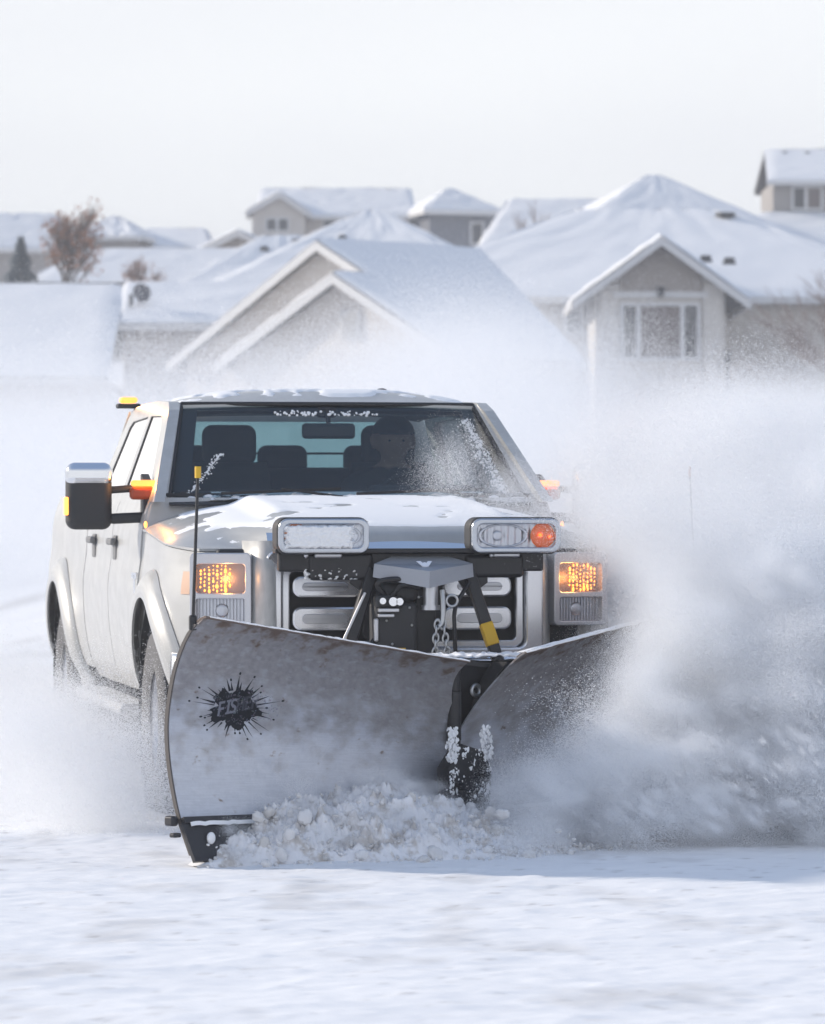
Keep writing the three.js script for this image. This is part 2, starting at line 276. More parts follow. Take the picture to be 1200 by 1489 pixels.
{ // low house at the left edge with a dish on its roof
  const h = thing('low_roofed_house', 'low house at left edge with broad unbroken snowy roof above beige wall', 'house', [0, 0, -105]);
  part('wall', metreUV(box(4.4, 3.6, 4.8, -6.1, 4.6, -2.8)), H.beige, h);
  roofPlane(h, [-8.45, 6.36, 0.1], [-3.8, 6.36, 0.1], [-3.8, 7.6, -2.6], [-8.45, 7.6, -2.6], 41);
  part('eave_board', box(4.6, 0.18, 0.05, -6.15, 6.27, 0.12), H.trim, h);
  part('wall', metreUV(box(13, 2.4, 7.0, -14.96, 3.4, 0.3)), H.beige, h);
  roofPlane(h, [-22, 4.72, 4.6], [-8.42, 4.72, 4.6], [-8.42, 7.55, -2.6], [-22, 7.55, -2.6], 43);
  roofPlane(h, [-3.8, 5.8, -6.5], [-22, 5.8, -6.5], [-22, 7.6, -2.6], [-3.8, 7.6, -2.6], 44);
  part('eave_board', box(13.5, 0.18, 0.05, -15.2, 4.62, 4.66), H.trim, h);
  part('plumbing_vent', bar(V(-8.1, 6.9, -0.6), V(-8.1, 7.25, -0.6), 0.06), H.vent, h);
  const d = thing('satellite_dish', 'round dark satellite dish standing on the snowy roof', 'dish', [-7.85, 7.02, -105.9], 0.45);
  const pts = []; for (let i = 0; i <= 10; i++) { const r = 0.275 * i / 10; pts.push(new THREE.Vector2(Math.max(r, 0.001), r * r * 0.45)); } for (let i = 10; i >= 0; i--) { const r = 0.275 * i / 10; pts.push(new THREE.Vector2(Math.max(r, 0.001), r * r * 0.45 - 0.012)); }
  part('reflector', new THREE.LatheGeometry(pts, 32).rotateX(Math.PI / 2 - 0.3).translate(0, 0.28, 0.1), H.dish, d);
  part('mast', tube([V(0, -0.25, -0.05), V(0, 0.1, -0.05), V(0, 0.25, 0.08)], 0.025), H.dish, d);
  part('feed_arm', tube([V(0, 0.05, 0.1), V(0, 0.02, 0.3), V(0, 0.12, 0.42)], 0.015), H.dish, d);
}
{ // a row of roofs behind
  const a = thing('hipped_house', 'snow covered hip roof with several dark vents, peak just above the nearer gables', 'house', [-1.35, 0, -122]);
  hipBlock(a, { w: 9.6, dep: 9.0, e: 7.9, py: 10.65, rl: 0.6, base: 3, mat: H.beige, seed: 51, bare: 0.12 });
  for (const [x, y, z] of [[-0.9, 9.6, 1.9], [0.5, 9.3, 2.4], [1.6, 9.25, 2.2], [-1.9, 9.1, 2.6], [1.1, 9.75, 1.3]]) roofVent(a, x, y + 0.1, z, 0.75);
  const b = thing('hipped_house', 'white hip roof sloping down to the left between the dish and the grey gable', 'house', [-4.4, 0, -128], 0.12);
  hipBlock(b, { w: 10.4, dep: 8, e: 7.4, py: 10.2, rl: 1.2, base: 3, mat: H.beige, seed: 61, bare: 0.1 });
  for (const [x, y, z] of [[-0.7, 9.62, 0.9], [0.4, 9.9, 0.6], [-2.2, 8.5, 2.2]]) roofVent(b, x, y + 0.12, z, 0.75);
  const c = thing('two_storey_house', 'tall beige house on the rise with straight snowy ridge and small front gable', 'house', [-3.55, 0, -180]);
  part('wall', metreUV(box(6.9, 7, 5.4, 0.0, 10.85, -2.7)), H.beige, c);
  roofPlane(c, [-3.75, 14.25, 0.35], [3.75, 14.25, 0.35], [3.5, 15.65, -2.6], [-3.5, 15.65, -2.6], 71, 0.14, 0.16); roofPlane(c, [3.75, 14.25, -5.6], [-3.75, 14.25, -5.6], [-3.5, 15.65, -2.6], [3.5, 15.65, -2.6], 72);
  part('gable_wall', plate([[-5.4, 14.35], [0, 14.35], [-2.7, 15.55]], 0.1).rotateY(Math.PI / 2).translate(3.4, 0, -5.4), H.grey, c);
  part('eave_board', box(7.5, 0.16, 0.05, 0, 14.19, 0.4), H.trim, c);
  gableBlock(c, { x0: -3.75, x1: -1.35, px: -2.5, py: 15.2, e0: 14.5, e1: 14.45, base: 7.4, z: 1.4, len: 3.6, mat: H.beige, seed: 75, over: 0.25, bare: 0.2 });
  windowAt(c, -2.6, 13.8, 1.403, 0.95, 0.5, [0.5, 0.5]); windowAt(c, 0.1, 13.7, 0.003, 1.2, 0.7, [0.5, 0.5]);
  const d = thing('slate_house', 'dark slate-blue house with white pyramid roof beside the tall beige house', 'house', [1.75, 0, -180], 0.3);
  hipBlock(d, { w: 3.1, dep: 3.4, e: 14.3, py: 15.45, rl: 0.3, base: 7.4, mat: H.slate, seed: 81, over: 0.35 });
  windowAt(d, 0.7, 13.4, 1.703, 0.5, 0.9, [1]); windowAt(d, 1.553, 13.4, -0.2, 0.5, 0.9, [1], Math.PI / 2);
  const e = thing('upper_grey_house', 'grey house at top right with a white framed window under a snowy eave', 'house', [13.95, 0, -150]);
  part('wall', metreUV(box(10, 8, 6, 5.1, 9.7, -3)), H.grey, e);
  roofPlane(e, [-0.15, 13.7, 0.4], [10.4, 13.7, 0.4], [10.4, 15.1, -2.8], [0.0, 15.1, -2.8], 91, 0.12); roofPlane(e, [10.4, 13.7, -6.2], [-0.15, 13.7, -6.2], [0, 15.1, -2.8], [10.4, 15.1, -2.8], 92);
  part('eave_board', box(10.6, 0.18, 0.05, 5.1, 13.62, 0.45), H.trim, e);
  windowAt(e, 1.42, 13.05, 0.003, 1.05, 0.78, [0.46, 0.54], 0, true);
  roofPlane(e, [-0.5, 10.7, 3.4], [10.4, 10.7, 3.4], [10.4, 12.4, 0.06], [-0.5, 12.4, 0.06], 93);
  part('porch_wall', metreUV(box(10.4, 3.6, 2.6, 5.0, 8.9, 1.45)), H.tan, e);
  for (const x of [0.75, 1.65]) roofVent(e, x, 14.95, -2.4, 0.6);
  const f = thing('hipped_house', 'snowy pyramid roof showing just above the picture window house', 'house', [9.4, 0, -150], 0.2);
  hipBlock(f, { w: 9, dep: 9, e: 11.1, py: 13.85, rl: 0.5, base: 4, mat: H.beige, seed: 101 }); roofVent(f, -0.3, 13.1, 1.2, 0.6);
  const g = thing('far_house', 'far house whose level white ridge shows left of the large hip roof', 'house', [6.4, 0, -165]);
  hipBlock(g, { w: 6.4, dep: 7, e: 11.8, py: 13.95, rl: 4.6, base: 5, mat: H.beige, seed: 111, rx: 0 });
  const k = thing('hipped_house', 'distant grey house with dark patched hip roof between the rusty tree and the flat ridge', 'house', [-13.6, 0, -180], -0.15);
  hipBlock(k, { w: 3.0, dep: 5, e: 13.1, py: 14.2, rl: 0.2, base: 8, mat: H.grey, seed: 121, bare: 0.32, over: 0.3 });
  const k2 = thing('far_house', 'distant house with level snowy ridge right of the patched hip roof', 'house', [-11.0, 0, -182]);
  hipBlock(k2, { w: 3.2, dep: 5, e: 12.7, py: 13.75, rl: 2.8, base: 8, mat: H.grey, seed: 131, over: 0.3 });
  const k3 = thing('far_house', 'distant snowy house behind the small conifer at left edge', 'house', [-18.6, 0, -178], 0.1);
  hipBlock(k3, { w: 6.4, dep: 6, e: 12.4, py: 14.2, rl: 4.6, base: 8, mat: H.grey, seed: 141, bare: 0.12, over: 0.3 });
  const k4 = thing('flat_ridge_house', 'white low roof with a dark verge, right of the rusty tree', 'house', [-8.6, 0, -150]);
  hipBlock(k4, { w: 12.5, dep: 7, e: 9.1, py: 11.0, rl: 8.5, base: 4, mat: H.taupe, seed: 151 });
  const k5 = thing('flat_ridge_house', 'snowy house roof with dark edge post, above the low house ridge', 'house', [-8.2, 0, -158]);
  gableBlock(k5, { x0: -1.4, x1: 3.6, px: 1.1, py: 12.2, e0: 11.0, e1: 11.0, base: 5, z: 0, len: 7, mat: H.taupe, seed: 161 });
}
// ---------------------------------------------------------------- trees
function branching(seed, h, spread, levels, r0, lean = 0.25, kids = 4) {
  const R = rng(seed), segs = [], tips = [];
  (function grow(p, dir, L, r, lv) {
    const q = p.clone().addScaledVector(dir, L); segs.push([p, q, r, r * 0.68]); if (lv === 0) { tips.push(q); return; }
    for (let k = 0; k < kids; k++) {
      const a = R() * 6.283, t = 0.35 + 0.65 * R(), side = V(Math.cos(a), lean * R(), Math.sin(a)).multiplyScalar(spread * (0.6 + 0.6 * R()));
      grow(p.clone().lerp(q, t), dir.clone().add(side).normalize(), L * (0.55 + 0.25 * R()), r * 0.58, lv - 1);
    }
    grow(q, dir.clone().add(V(R() - 0.5, 0.1, R() - 0.5).multiplyScalar(0.5)).normalize(), L * 0.7, r * 0.66, lv - 1);
  })(V(0, 0, 0), V(0.02, 1, 0).normalize(), h * 0.36, r0, levels);
  return { segs, tips };
}
const bark = std(0.10, 0.075, 0.06, 0.9), paleBark = std(0.26, 0.20, 0.18, 0.9);
function bareTree(name, label, pos, seed, h, spread, levels, r0, mat, leaves) {
  const t = thing(name, label, 'tree', pos), { segs, tips } = branching(seed, h, spread, levels, r0);
  part('trunk', bar(segs[0][0], segs[0][1], segs[0][2], segs[0][3], 10), mat, t);
  part('crown', join(segs.slice(1).map(([a, b, ra, rb]) => bar(a, b, Math.max(ra, 0.007), Math.max(rb, 0.006), 5))), mat, t).userData.label = 'fine leafless branches';
  if (leaves) {
    const R = rng(seed + 5), g = [];
    for (const q of tips) for (let k = 0; k < leaves.n; k++) { const s = leaves.size * (0.6 + 0.8 * R()); g.push(new THREE.CircleGeometry(s, 5).scale(0.6, 1, 1).rotateX(R() * 6).rotateY(R() * 6).translate(q.x + (R() - 0.5) * 0.5, q.y + (R() - 0.5) * 0.5, q.z + (R() - 0.5) * 0.5)); }
    const l = part('foliage', join(g), leaves.mat, t); l.userData.kind = 'stuff';
  }
  return t;
}
bareTree('rusty_leaved_tree', 'rusty brown tree still holding dry leaves, at left behind the low house', [-12.0, 6.9, -130], 31, 4.7, 0.40, 4, 0.09, bark, { n: 2, size: 0.075, mat: std(0.33, 0.15, 0.075, 0.9) });
bareTree('rusty_leaved_tree', 'thin pale brown tree in front of the patched hip roof', [-9.4, 7.9, -132], 37, 1.9, 0.6, 4, 0.07, paleBark, { n: 1, size: 0.05, mat: std(0.38, 0.22, 0.15, 0.9) });
bareTree('bare_shrub', 'leafless brown shrub at the right edge before the pale siding wall', [10.4, 2.6, -84], 41, 4.9, 0.7, 4, 0.034, paleBark);
bareTree('bare_tree', 'faint leafless tree behind the left hip of the large snowy roof', [4.75, 8.2, -146], 43, 4.6, 0.45, 4, 0.035, paleBark);
{ // small conifer
  const t = thing('conifer_tree', 'small blue-grey conifer at left edge', 'tree', [-13.55, 7.2, -131]), R = rng(5), g = [];
  part('trunk', bar(V(0, 0, 0), V(0, 2.9, 0), 0.1, 0.02), bark, t);
  for (let k = 0; k < 1500; k++) { const y = 0.2 + 2.95 * Math.pow(R(), 0.8), tier = 0.8 + 0.2 * Math.sin(y * 11), rad = (3.25 - y) * 0.42 * tier * Math.sqrt(R() * 0.8 + 0.2), a = R() * 6.283; g.push(new THREE.ConeGeometry(0.035, 0.32, 4).rotateZ(-1.9 - 0.3 * R()).rotateY(a).translate(Math.cos(a) * rad, y, -Math.sin(a) * rad)); }
  part('crown', join(g), std(0.10, 0.125, 0.14, 0.9), t);
}
// ---------------------------------------------------------------- the pickup truck (x to its left side as we face it right, y up, z forward; origin under the front axle)
const TPOS = [-0.2, 0, 0], TYAW = 0.182;
const T = thing('pickup_truck', 'white crew-cab pickup truck with amber lights, pushing a snow plow', 'truck', TPOS, TYAW);
const sideX = spline([[0.44, 0.885], [0.50, 0.915], [0.58, 0.955], [0.72, 0.985], [0.88, 1.0], [1.02, 1.0], [1.13, 0.985], [1.2, 0.982], [1.30, 0.972], [1.38, 0.95], [1.44, 0.925]]);
const bodyX = (y, z) => sideX(y) - (z > 0.25 ? 0.16 * Math.pow((z - 0.25) / 0.55, 2.2) : 0) - (z < -4.6 ? 0.03 * Math.pow((-4.6 - z) / 0.4, 2) : 0);
const WHEELS = [[-1, 0], [1, 0], [-1, -3.97], [1, -3.97]];
function bodyRing(z, bot, topY, crown, n = 16) {
  const r = []; for (let i = 0; i <= n; i++) { const y = lerp(bot, topY, i / n); r.push(V(bodyX(y, z), y, z)); }
  const xt = bodyX(topY, z); for (let i = 1; i < 12; i++) { const k = 1 - 2 * i / 12; r.push(V(xt * k, topY + crown * (1 - k * k), z)); }
  for (let i = n; i >= 0; i--) { const y = lerp(bot, topY, i / n); r.push(V(-bodyX(y, z), y, z)); }
  return r;
}
const wellCut = (s, z) => new THREE.CylinderGeometry(0.52, 0.52, 0.7, 48).rotateZ(Math.PI / 2).translate(s * 0.95, 0.46, z);
{
  const seamY = (z) => lerp(1.262, 1.185, clamp((z + 0.4) / 1.1, 0, 1));
  const rings = [];
  for (let i = 0; i <= 56; i++) { const z = lerp(-2.9, 0.74, i / 56), front = z > -0.46; rings.push(bodyRing(z, z > 0.5 ? lerp(0.5, 0.62, (z - 0.5) / 0.24) : 0.5, front ? seamY(z) : lerp(1.425, 1.40, 0), 0)); }
  part('body', cut(loft(rings), wellCut(-1, 0), wellCut(1, 0)), M.paint, T);
  const bedRings = []; for (let i = 0; i <= 36; i++) bedRings.push(bodyRing(lerp(-5.12, -2.925, i / 36), 0.54, 1.43, 0));
  part('cargo_bed', cut(loft(bedRings), wellCut(-1, -3.97), wellCut(1, -3.97), box(1.6, 1.0, 2.0, 0, 1.46, -4.02)), M.paint, T);
  // hood with a raised centre
  const yc = spline([[-0.52, 1.425], [-0.1, 1.405], [0.3, 1.375], [0.6, 1.335], [0.78, 1.295], [0.86, 1.262], [0.895, 1.225], [0.90, 1.19]]);
  const hoodY = (x, z) => {
    const xe = bodyX(seamY(z), z) + 0.004, k = Math.min(1, Math.abs(x) / xe), ye = seamY(z) + 0.004;
    const dome = 0.03 * smooth(Math.abs(x), 0.62, 0.42) * smooth(z, 0.86, 0.3), crease = 0.012 * Math.exp(-Math.pow((Math.abs(x) - 0.5) / 0.05, 2)) * smooth(z, 0.86, 0.4);
    return ye + (yc(z) - 0.03 * smooth(z, 0.86, 0.3) - ye) * (1 - Math.pow(k, 4.2)) + dome + crease;
  };
  const hoodAt = (u, v, up = 0) => { const t = Math.pow(v, 0.85), lim = 0.90; const x0 = (u * 2 - 1); let z = lerp(-0.49, lim, t); const pull = 0.19 * smooth(Math.abs(x0), 0.62, 0.8); z = lerp(-0.49, lim - pull, t); const xe = bodyX(seamY(Math.min(z, 0.72)), Math.min(z, 0.72)) + 0.004, x = x0 * xe; let y = hoodY(x, z - 0 + pull * t * 0.9 * 0); y = lerp(y, seamY(z) + 0.004, smooth(v, 0.7, 1) * smooth(Math.abs(x0), 0.60, 0.74)); return V(x, y + up, z); };
  part('hood', slab((u, v) => hoodAt(u, v), 64, 48, 0.012), M.paint, T);
  // thin uneven snow lying on the hood: dips under the paint where the hood shows
  const hs = part('hood_snow', grid((u, v) => {
    const q = hoodAt(lerp(0.015, 0.985, u), lerp(0.01, 0.93, v)), k = fbm(q.x * 1.9 + 3, q.z * 2.2, 4) + 0.08 * fbm(q.x * 9, q.z * 9, 3), edge = Math.min(u, 1 - u, v + 0.1, 1 - v);
    return q.add(V(0, clamp((k + 0.42 - 0.5 * smooth(Math.abs(q.x), 0.62, 0.9)) * 0.028 * smooth(edge, 0, 0.06), -0.006, 0.0035) + 0.0118, 0));
  }, 150, 110), M.snow, T); hs.userData.label = 'thin patchy snow on the hood';
  // roof
  const roofAt = (u, v, up = 0) => { const x = (u * 2 - 1), zf = lerp(-1.09, -2.72, v), k = x * x; const f = smooth(v, 0, 0.2), b = smooth(v, 1, 0.9); return V(x * 0.778, 1.868 + up + 0.075 * (1 - Math.pow(Math.abs(x), 3.2)) * (0.1 + 0.9 * f) * (0.5 + 0.5 * b) + 0.012 * Math.sin(Math.PI * v), zf - 0.06 * k * (1 - v)); };
  part('roof', slab((u, v) => roofAt(u, v), 40, 40, 0.03), M.paint, T);
  part('roof_snow', grid((u, v) => { const q = roofAt(lerp(0.04, 0.96, u), lerp(0.1, 0.97, v)); const k = fbm(q.x * 3 + 9, q.z * 3, 4), edge = Math.min(u, 1 - u, v, 1 - v); return q.add(V(0, clamp((k + 0.2) * 0.05 * smooth(edge, 0, 0.05), -0.008, 0.010) - 0.001, 0)); }, 90, 90), M.snow, T).userData.label = 'thin blown snow on the roof';
  part('roof_antenna', join([new THREE.SphereGeometry(0.035, 16, 10).scale(1, 0.7, 1.6).translate(0.36, 1.945, -1.7)]), M.black, T);
  // cab sides above the belt, with window openings
  const shear = (g, s, x0 = 0.948) => { const P = g.attributes.position; for (let i = 0; i < P.count; i++) { const z = P.getX(i), y = P.getY(i), dep = P.getZ(i); P.setXYZ(i, s * (x0 - dep - (y - 1.40) * 0.35), y, z); } if (s < 0) { } g.computeVertexNormals(); return g; };
  const outline = [[-0.36, 1.405], [-0.55, 1.53], [-1.02, 1.845], [-1.14, 1.885], [-1.6, 1.9], [-2.45, 1.885], [-2.62, 1.84], [-2.88, 1.45], [-2.88, 1.405]];
  const w1 = [[-0.68, 1.45], [-1.13, 1.775], [-1.24, 1.82], [-1.66, 1.825], [-1.68, 1.45]], w2 = [[-1.80, 1.45], [-1.78, 1.825], [-2.36, 1.81], [-2.44, 1.78], [-2.60, 1.5], [-2.57, 1.45]];
  const grow = (pts, k) => { const c = pts.reduce((a, p) => [a[0] + p[0] / pts.length, a[1] + p[1] / pts.length], [0, 0]); return pts.map(([x, y]) => [c[0] + (x - c[0]) * k, c[1] + (y - c[1]) * k]); };
  for (const s of [-1, 1]) {
    part('cab_side', shear(plate(outline, 0.05, 0, [w1, w2]), s), M.paint, T);
    for (const w of [w1, w2]) {
      const p = part('side_window', shear(plate(grow(w, 1.03), 0.004).translate(0, 0, 0.012), s), M.frostedGlass, T);
      part('window_seal', shear(plate(grow(w, 1.012), 0.006, 0, [grow(w, 0.978)]).translate(0, 0, 0.003), s), M.black, p);
    }
    // doors: skins standing proud of the body with a gap between
    for (const [za, zb, nm] of [[-1.70, -0.52, 'front_door'], [-2.62, -1.715, 'rear_door']]) {
      const d = part(nm, slab((u, v) => { const z = lerp(za, zb, s > 0 ? 1 - u : u); let y = lerp(0.60, 1.418, v); return V(s * (bodyX(y, z) + 0.007), y, z); }, 20, 20, 0.012), M.paint, T);
      const hz = za + 0.16, hy = 1.19; part('handle', join([rbox(0.03, 0.035, 0.2, s * (bodyX(hy, hz) + 0.03), hy + 0.02, hz, 0.012), rbox(0.02, 0.12, 0.12, s * (bodyX(hy, hz) + 0.006), hy - 0.01, hz, 0.01)]), std(0.16, 0.16, 0.165, 0.5), d);
    }
    // wheel-arch flares
    for (const z0 of [0, -3.97]) {
      part('fender_flare', slab((u, v) => {
        const a = lerp(-0.16, Math.PI + 0.16, u), k = v, r = lerp(0.515, 0.63, k), y = 0.46 + r * Math.sin(a), z = z0 + r * Math.cos(a) * (s > 0 ? 1 : 1), b = 0.04 * Math.sin(Math.PI * Math.min(1, 0.35 + 0.65 * k)) ;
        const yy = clamp(y, 0.46, 1.4); return V(s * (bodyX(yy, Math.min(z, 0.62)) + b + (k < 0.99 ? 0.006 : -0.004)), y, z);
      }, 40, 10, 0.012), M.paint, T);
      part('wheel_well', join([new THREE.CylinderGeometry(0.512, 0.512, 0.40, 40, 1, true).rotateZ(Math.PI / 2).translate(s * 0.80, 0.46, z0), new THREE.CircleGeometry(0.512, 40).rotateY(Math.PI / 2).translate(s * 0.603, 0.46, z0)]), M.rubber, T);
    }
    // running board
    const rb = part('running_board', join([rbox(0.17, 0.06, 1.95, s * 0.99, 0.43, -1.63, 0.028, 3)]), std(0.42, 0.42, 0.42, 0.6), T);
    part('bracket', join([box(0.3, 0.03, 0.06, s * 0.85, 0.43, -0.95), box(0.3, 0.03, 0.06, s * 0.85, 0.43, -2.3)]), M.black, rb);
    // towing mirror
    const mx = s * 1.215;
    const mi = part('mirror', join([rbox(0.215, 0.30, 0.12, mx, 1.425, -0.68, 0.045, 4)]), M.plastic, T);
    part('mirror_cap', rbox(0.223, 0.115, 0.10, mx, 1.532, -0.662, 0.045, 4), M.chrome, mi);
    part('mirror_glass', box(0.18, 0.25, 0.005, mx, 1.42, -0.744), M.chrome, mi);
    part('mirror_arm', join([beam(V(s * 0.91, 1.475, -0.66), V(s * 1.12, 1.46, -0.68), 0.05, 0.035, 0.015), beam(V(s * 0.9, 1.335, -0.66), V(s * 1.12, 1.325, -0.68), 0.06, 0.05, 0.02)]), M.plastic, mi);
    part('mirror_sail', join([plate([[0, 1.30], [0.14, 1.30], [0.10, 1.50], [0.0, 1.53]], 0.03, 0.006).rotateY(-Math.PI / 2).translate(s * 0.945 + 0.015, 0, -0.72)]), M.plastic, mi);
    part('mirror_marker', rbox(0.02, 0.085, 0.05, s * 1.322, 1.385, -0.66, 0.008), M.amberGlow, mi);
    const st = part('strobe_light', rbox(0.12, 0.03, 0.05, s * 0.965, 1.492, -0.60, 0.014, 3), M.strobeGlow, mi);
    part('strobe_base', rbox(0.13, 0.06, 0.06, s * 0.965, 1.445, -0.615, 0.02, 3), std(0.35, 0.05, 0.01, 0.3), mi);
    const pl = new THREE.PointLight(new THREE.Color().setRGB(1, 0.42, 0.1), 0.14); pl.position.set(s * 0.965, 1.492, -0.60); pl.castShadow = true; pl.name = 'strobe_lamp'; T.add(pl);
    part('fender_marker', new THREE.SphereGeometry(0.016, 12, 8).scale(0.5, 1, 1.3).translate(s * 0.985, 1.30, -0.36), M.amberGlow, T);
    part('fender_badge', join([rbox(0.012, 0.03, 0.16, s * 1.006, 1.06, -0.62, 0.004), rbox(0.012, 0.09, 0.03, s * 1.006, 1.02, -0.60, 0.004)]), M.chrome, T);
  }
  // windscreen
  const ws = (u, v, o = 0, m = 0) => { const x = (u * 2 - 1), y = lerp(1.415 - m, 1.872 + m * 0.5, v), hw = lerp(0.855 + m, 0.715 + m, v), bow = 0.11 * (1 - x * x) * (1 - 0.35 * v); return V(x * hw, y + o * 0.75, lerp(-0.56, -1.165, v) + bow + o * 0.65); };
  part('windscreen', grid((u, v) => ws(u, v, 0), 32, 20), M.windscreen, T);
  const rimPts = (k0, k1) => { const f = (e) => (t) => { const q = t * 4 % 4, s = q - Math.floor(q), c = e; const A = [[c, c], [1 - c, c], [1 - c, 1 - c], [c, 1 - c]], i = Math.floor(q) % 4, a = A[i], b = A[(i + 1) % 4]; return [lerp(a[0], b[0], s), lerp(a[1], b[1], s)]; }; const a = f(k0), b = f(k1); return (u, v) => { const p = a(Math.min(u, 0.99999)), q = b(Math.min(u, 0.99999)); const uu = lerp(p[0], q[0], v), vv = lerp(p[1], q[1], v); return ws(uu, vv, -0.004); }; };
  part('windscreen_border', grid((u, v) => rimPts(-0.01, 0.055)(u, v), 96, 3), M.black, T);
  part('windscreen_seal', join([tube(Array.from({ length: 21 }, (_, i) => ws(i / 20, 1.0, 0.004)), 0.012, 40), tube(Array.from({ length: 9 }, (_, i) => ws(0.0, i / 8, 0.003)), 0.012, 20), tube(Array.from({ length: 9 }, (_, i) => ws(1.0, i / 8, 0.003)), 0.012, 20)]), M.black, T);
  for (const s of [-1, 1]) part('windscreen_pillar', slab((u, v) => { const a = ws(s < 0 ? 0 : 1, v, 0.0), y = a.y, b = V(s * (0.948 - (y - 1.40) * 0.35 - 0.008), y, lerp(-0.50, -1.13, v)); return a.lerp(b, s < 0 ? 1 - u : u).add(V(0, 0.006, 0.012 * Math.sin(Math.PI * u) + 0.008)); }, 8, 16, 0.02), M.paint, T);
  part('cowl', slab((u, v) => { const x = (u * 2 - 1) * 0.86, b = 0.11 * (1 - (x / 0.86) ** 2); return V(x, lerp(1.395, 1.418, v), lerp(-0.44, -0.565, v) + b * v); }, 20, 3, 0.01), M.plastic, T);
  for (const [x0, x1] of [[-0.62, -0.05], [0.02, 0.66]]) { const w = part('wiper', join([beam(ws(0.5 + x0 / 1.72, 0.03, 0.02), ws(0.5 + x1 / 1.72, 0.075, 0.024), 0.012, 0.014, 0.004)]), M.black, T); part('wiper_arm', beam(ws(0.5 + x1 / 1.72, -0.02, 0.03), ws(0.5 + (x0 + x1) / 2 / 1.72, 0.055, 0.035), 0.016, 0.012, 0.004), M.black, w); }
  part('windscreen_snow', grid((u, v) => { const q = ws(lerp(0.0, 1, u), lerp(-0.03, 0.10, v)); const k = fbm(u * 14, v * 2 + 5, 4); return q.add(V(0, clamp(k * 0.03 + 0.012 - v * 0.035, -0.01, 0.025) * 0.8, clamp(k * 0.03 + 0.012 - v * 0.035, -0.01, 0.02))); }, 160, 14), M.snow, T).userData.label = 'snow gathered along the windscreen foot';
  { // streaks of snow stuck to the right and left rim of the glass
    const R = rng(77), g = [];
    for (let k = 0; k < 700; k++) { const right = R() < 0.82, u = right ? 0.965 - 0.05 * R() * R() - 0.02 * R() : 0.07 + 0.10 * R(), v = right ? 0.05 + 0.8 * R() : 0.05 + 0.42 * R(); const uu = right ? u : 0.045 + v * 0.19 + 0.05 * (R() - 0.5) * (R() - 0.2), s = 0.0015 + 0.006 * R() * R() * R(); g.push(new THREE.IcosahedronGeometry(s, 1).scale(1 + R(), 1 + R(), 0.3).translate(...ws(uu, v, 0.002).toArray())); }
    for (let k = 0; k < 70; k++) { const u = 0.3 + 0.35 * R(), v = 0.93 - 0.05 * R(); g.push(new THREE.IcosahedronGeometry(0.003 + 0.005 * R(), 1).translate(...ws(u, v, 0.002).toArray())); }
    const s = part('stuck_snow', join(g), M.snow, T); s.userData.kind = 'stuff';
  }
  // rear wall of the cab with its window
  part('cab_rear', plate([[-0.93, 1.38], [0.93, 1.38], [0.77, 1.87], [0.4, 1.905], [-0.4, 1.905], [-0.77, 1.87]], 0.04, 0, [roundRect(1.34, 0.37, 0.05, 0, 1.635)]).translate(0, 0, -2.87), M.paint, T);
  part('rear_window', box(1.38, 0.40, 0.006, 0, 1.635, -2.852), M.glass, T);
  part('rear_window_bar', box(1.36, 0.012, 0.012, 0, 1.655, -2.835), M.black, T);
  // cab interior
  part('headliner', slab((u, v) => { const q = roofAt(lerp(0.03, 0.97, u), lerp(0.03, 0.97, v)); return q.add(V(0, -0.05, 0)); }, 20, 16, 0.01), std(0.09, 0.095, 0.10, 0.9), T);
  part('cab_floor', box(1.78, 0.02, 2.3, 0, 1.436, -1.70), M.seat, T);
  part('dashboard', join([rbox(1.62, 0.06, 0.34, 0, 1.425, -0.74, 0.03, 3), rbox(0.5, 0.05, 0.2, 0.4, 1.46, -0.82, 0.025, 3)]), M.seat, T);
  part('rear_view_mirror', join([rbox(0.26, 0.075, 0.04, -0.02, 1.745, -1.02, 0.03, 3), bar(V(-0.02, 1.78, -1.02), V(-0.02, 1.85, -1.06), 0.012), rbox(0.10, 0.05, 0.06, -0.02, 1.835, -1.08, 0.02)]), M.black, T);
  for (const [x, z, w, h, hr] of [[-0.40, -1.62, 0.46, 1.60, 0.16], [0.40, -1.62, 0.46, 1.60, 0.16]]) {
    const s = part('front_seat', loft(Array.from({ length: 9 }, (_, i) => { const t = i / 8, y = lerp(1.2, h, t), ww = w * (1 - 0.18 * t * t), dd = 0.09 * (1 - 0.3 * t); return Array.from({ length: 20 }, (_, k) => { const a = k / 20 * 6.283, c = Math.cos(a), q = Math.sin(a); return V(x + ww / 2 * Math.sign(c) * Math.pow(Math.abs(c), 0.5), y + (i === 8 ? 0 : 0), z - 0.12 * t + dd * Math.sign(q) * Math.pow(Math.abs(q), 0.6)); }).reverse(); })), M.seat, T);
    part('headrest', rbox(0.27, 0.20, 0.11, x, h + 0.085, z - 0.13, 0.05, 4), M.seat, s);
  }
  const bench = part('rear_seat', rbox(1.5, 0.42, 0.16, 0, 1.37, -2.60, 0.06, 3), M.seat, T);
  for (const x of [-0.45, 0.0, 0.45]) part('headrest', rbox(0.26, 0.16, 0.1, x, 1.615, -2.62, 0.05, 4), M.seat, bench);
  part('steering_wheel', new THREE.TorusGeometry(0.185, 0.017, 10, 40).rotateX(-0.45).translate(0.40, 1.37, -1.08), M.black, T);
  // front: fenders' end, lamps, grille
  const face = part('front_panel', rbox(1.62, 0.52, 0.06, 0, 0.94, 0.745, 0.02), M.plastic, T);
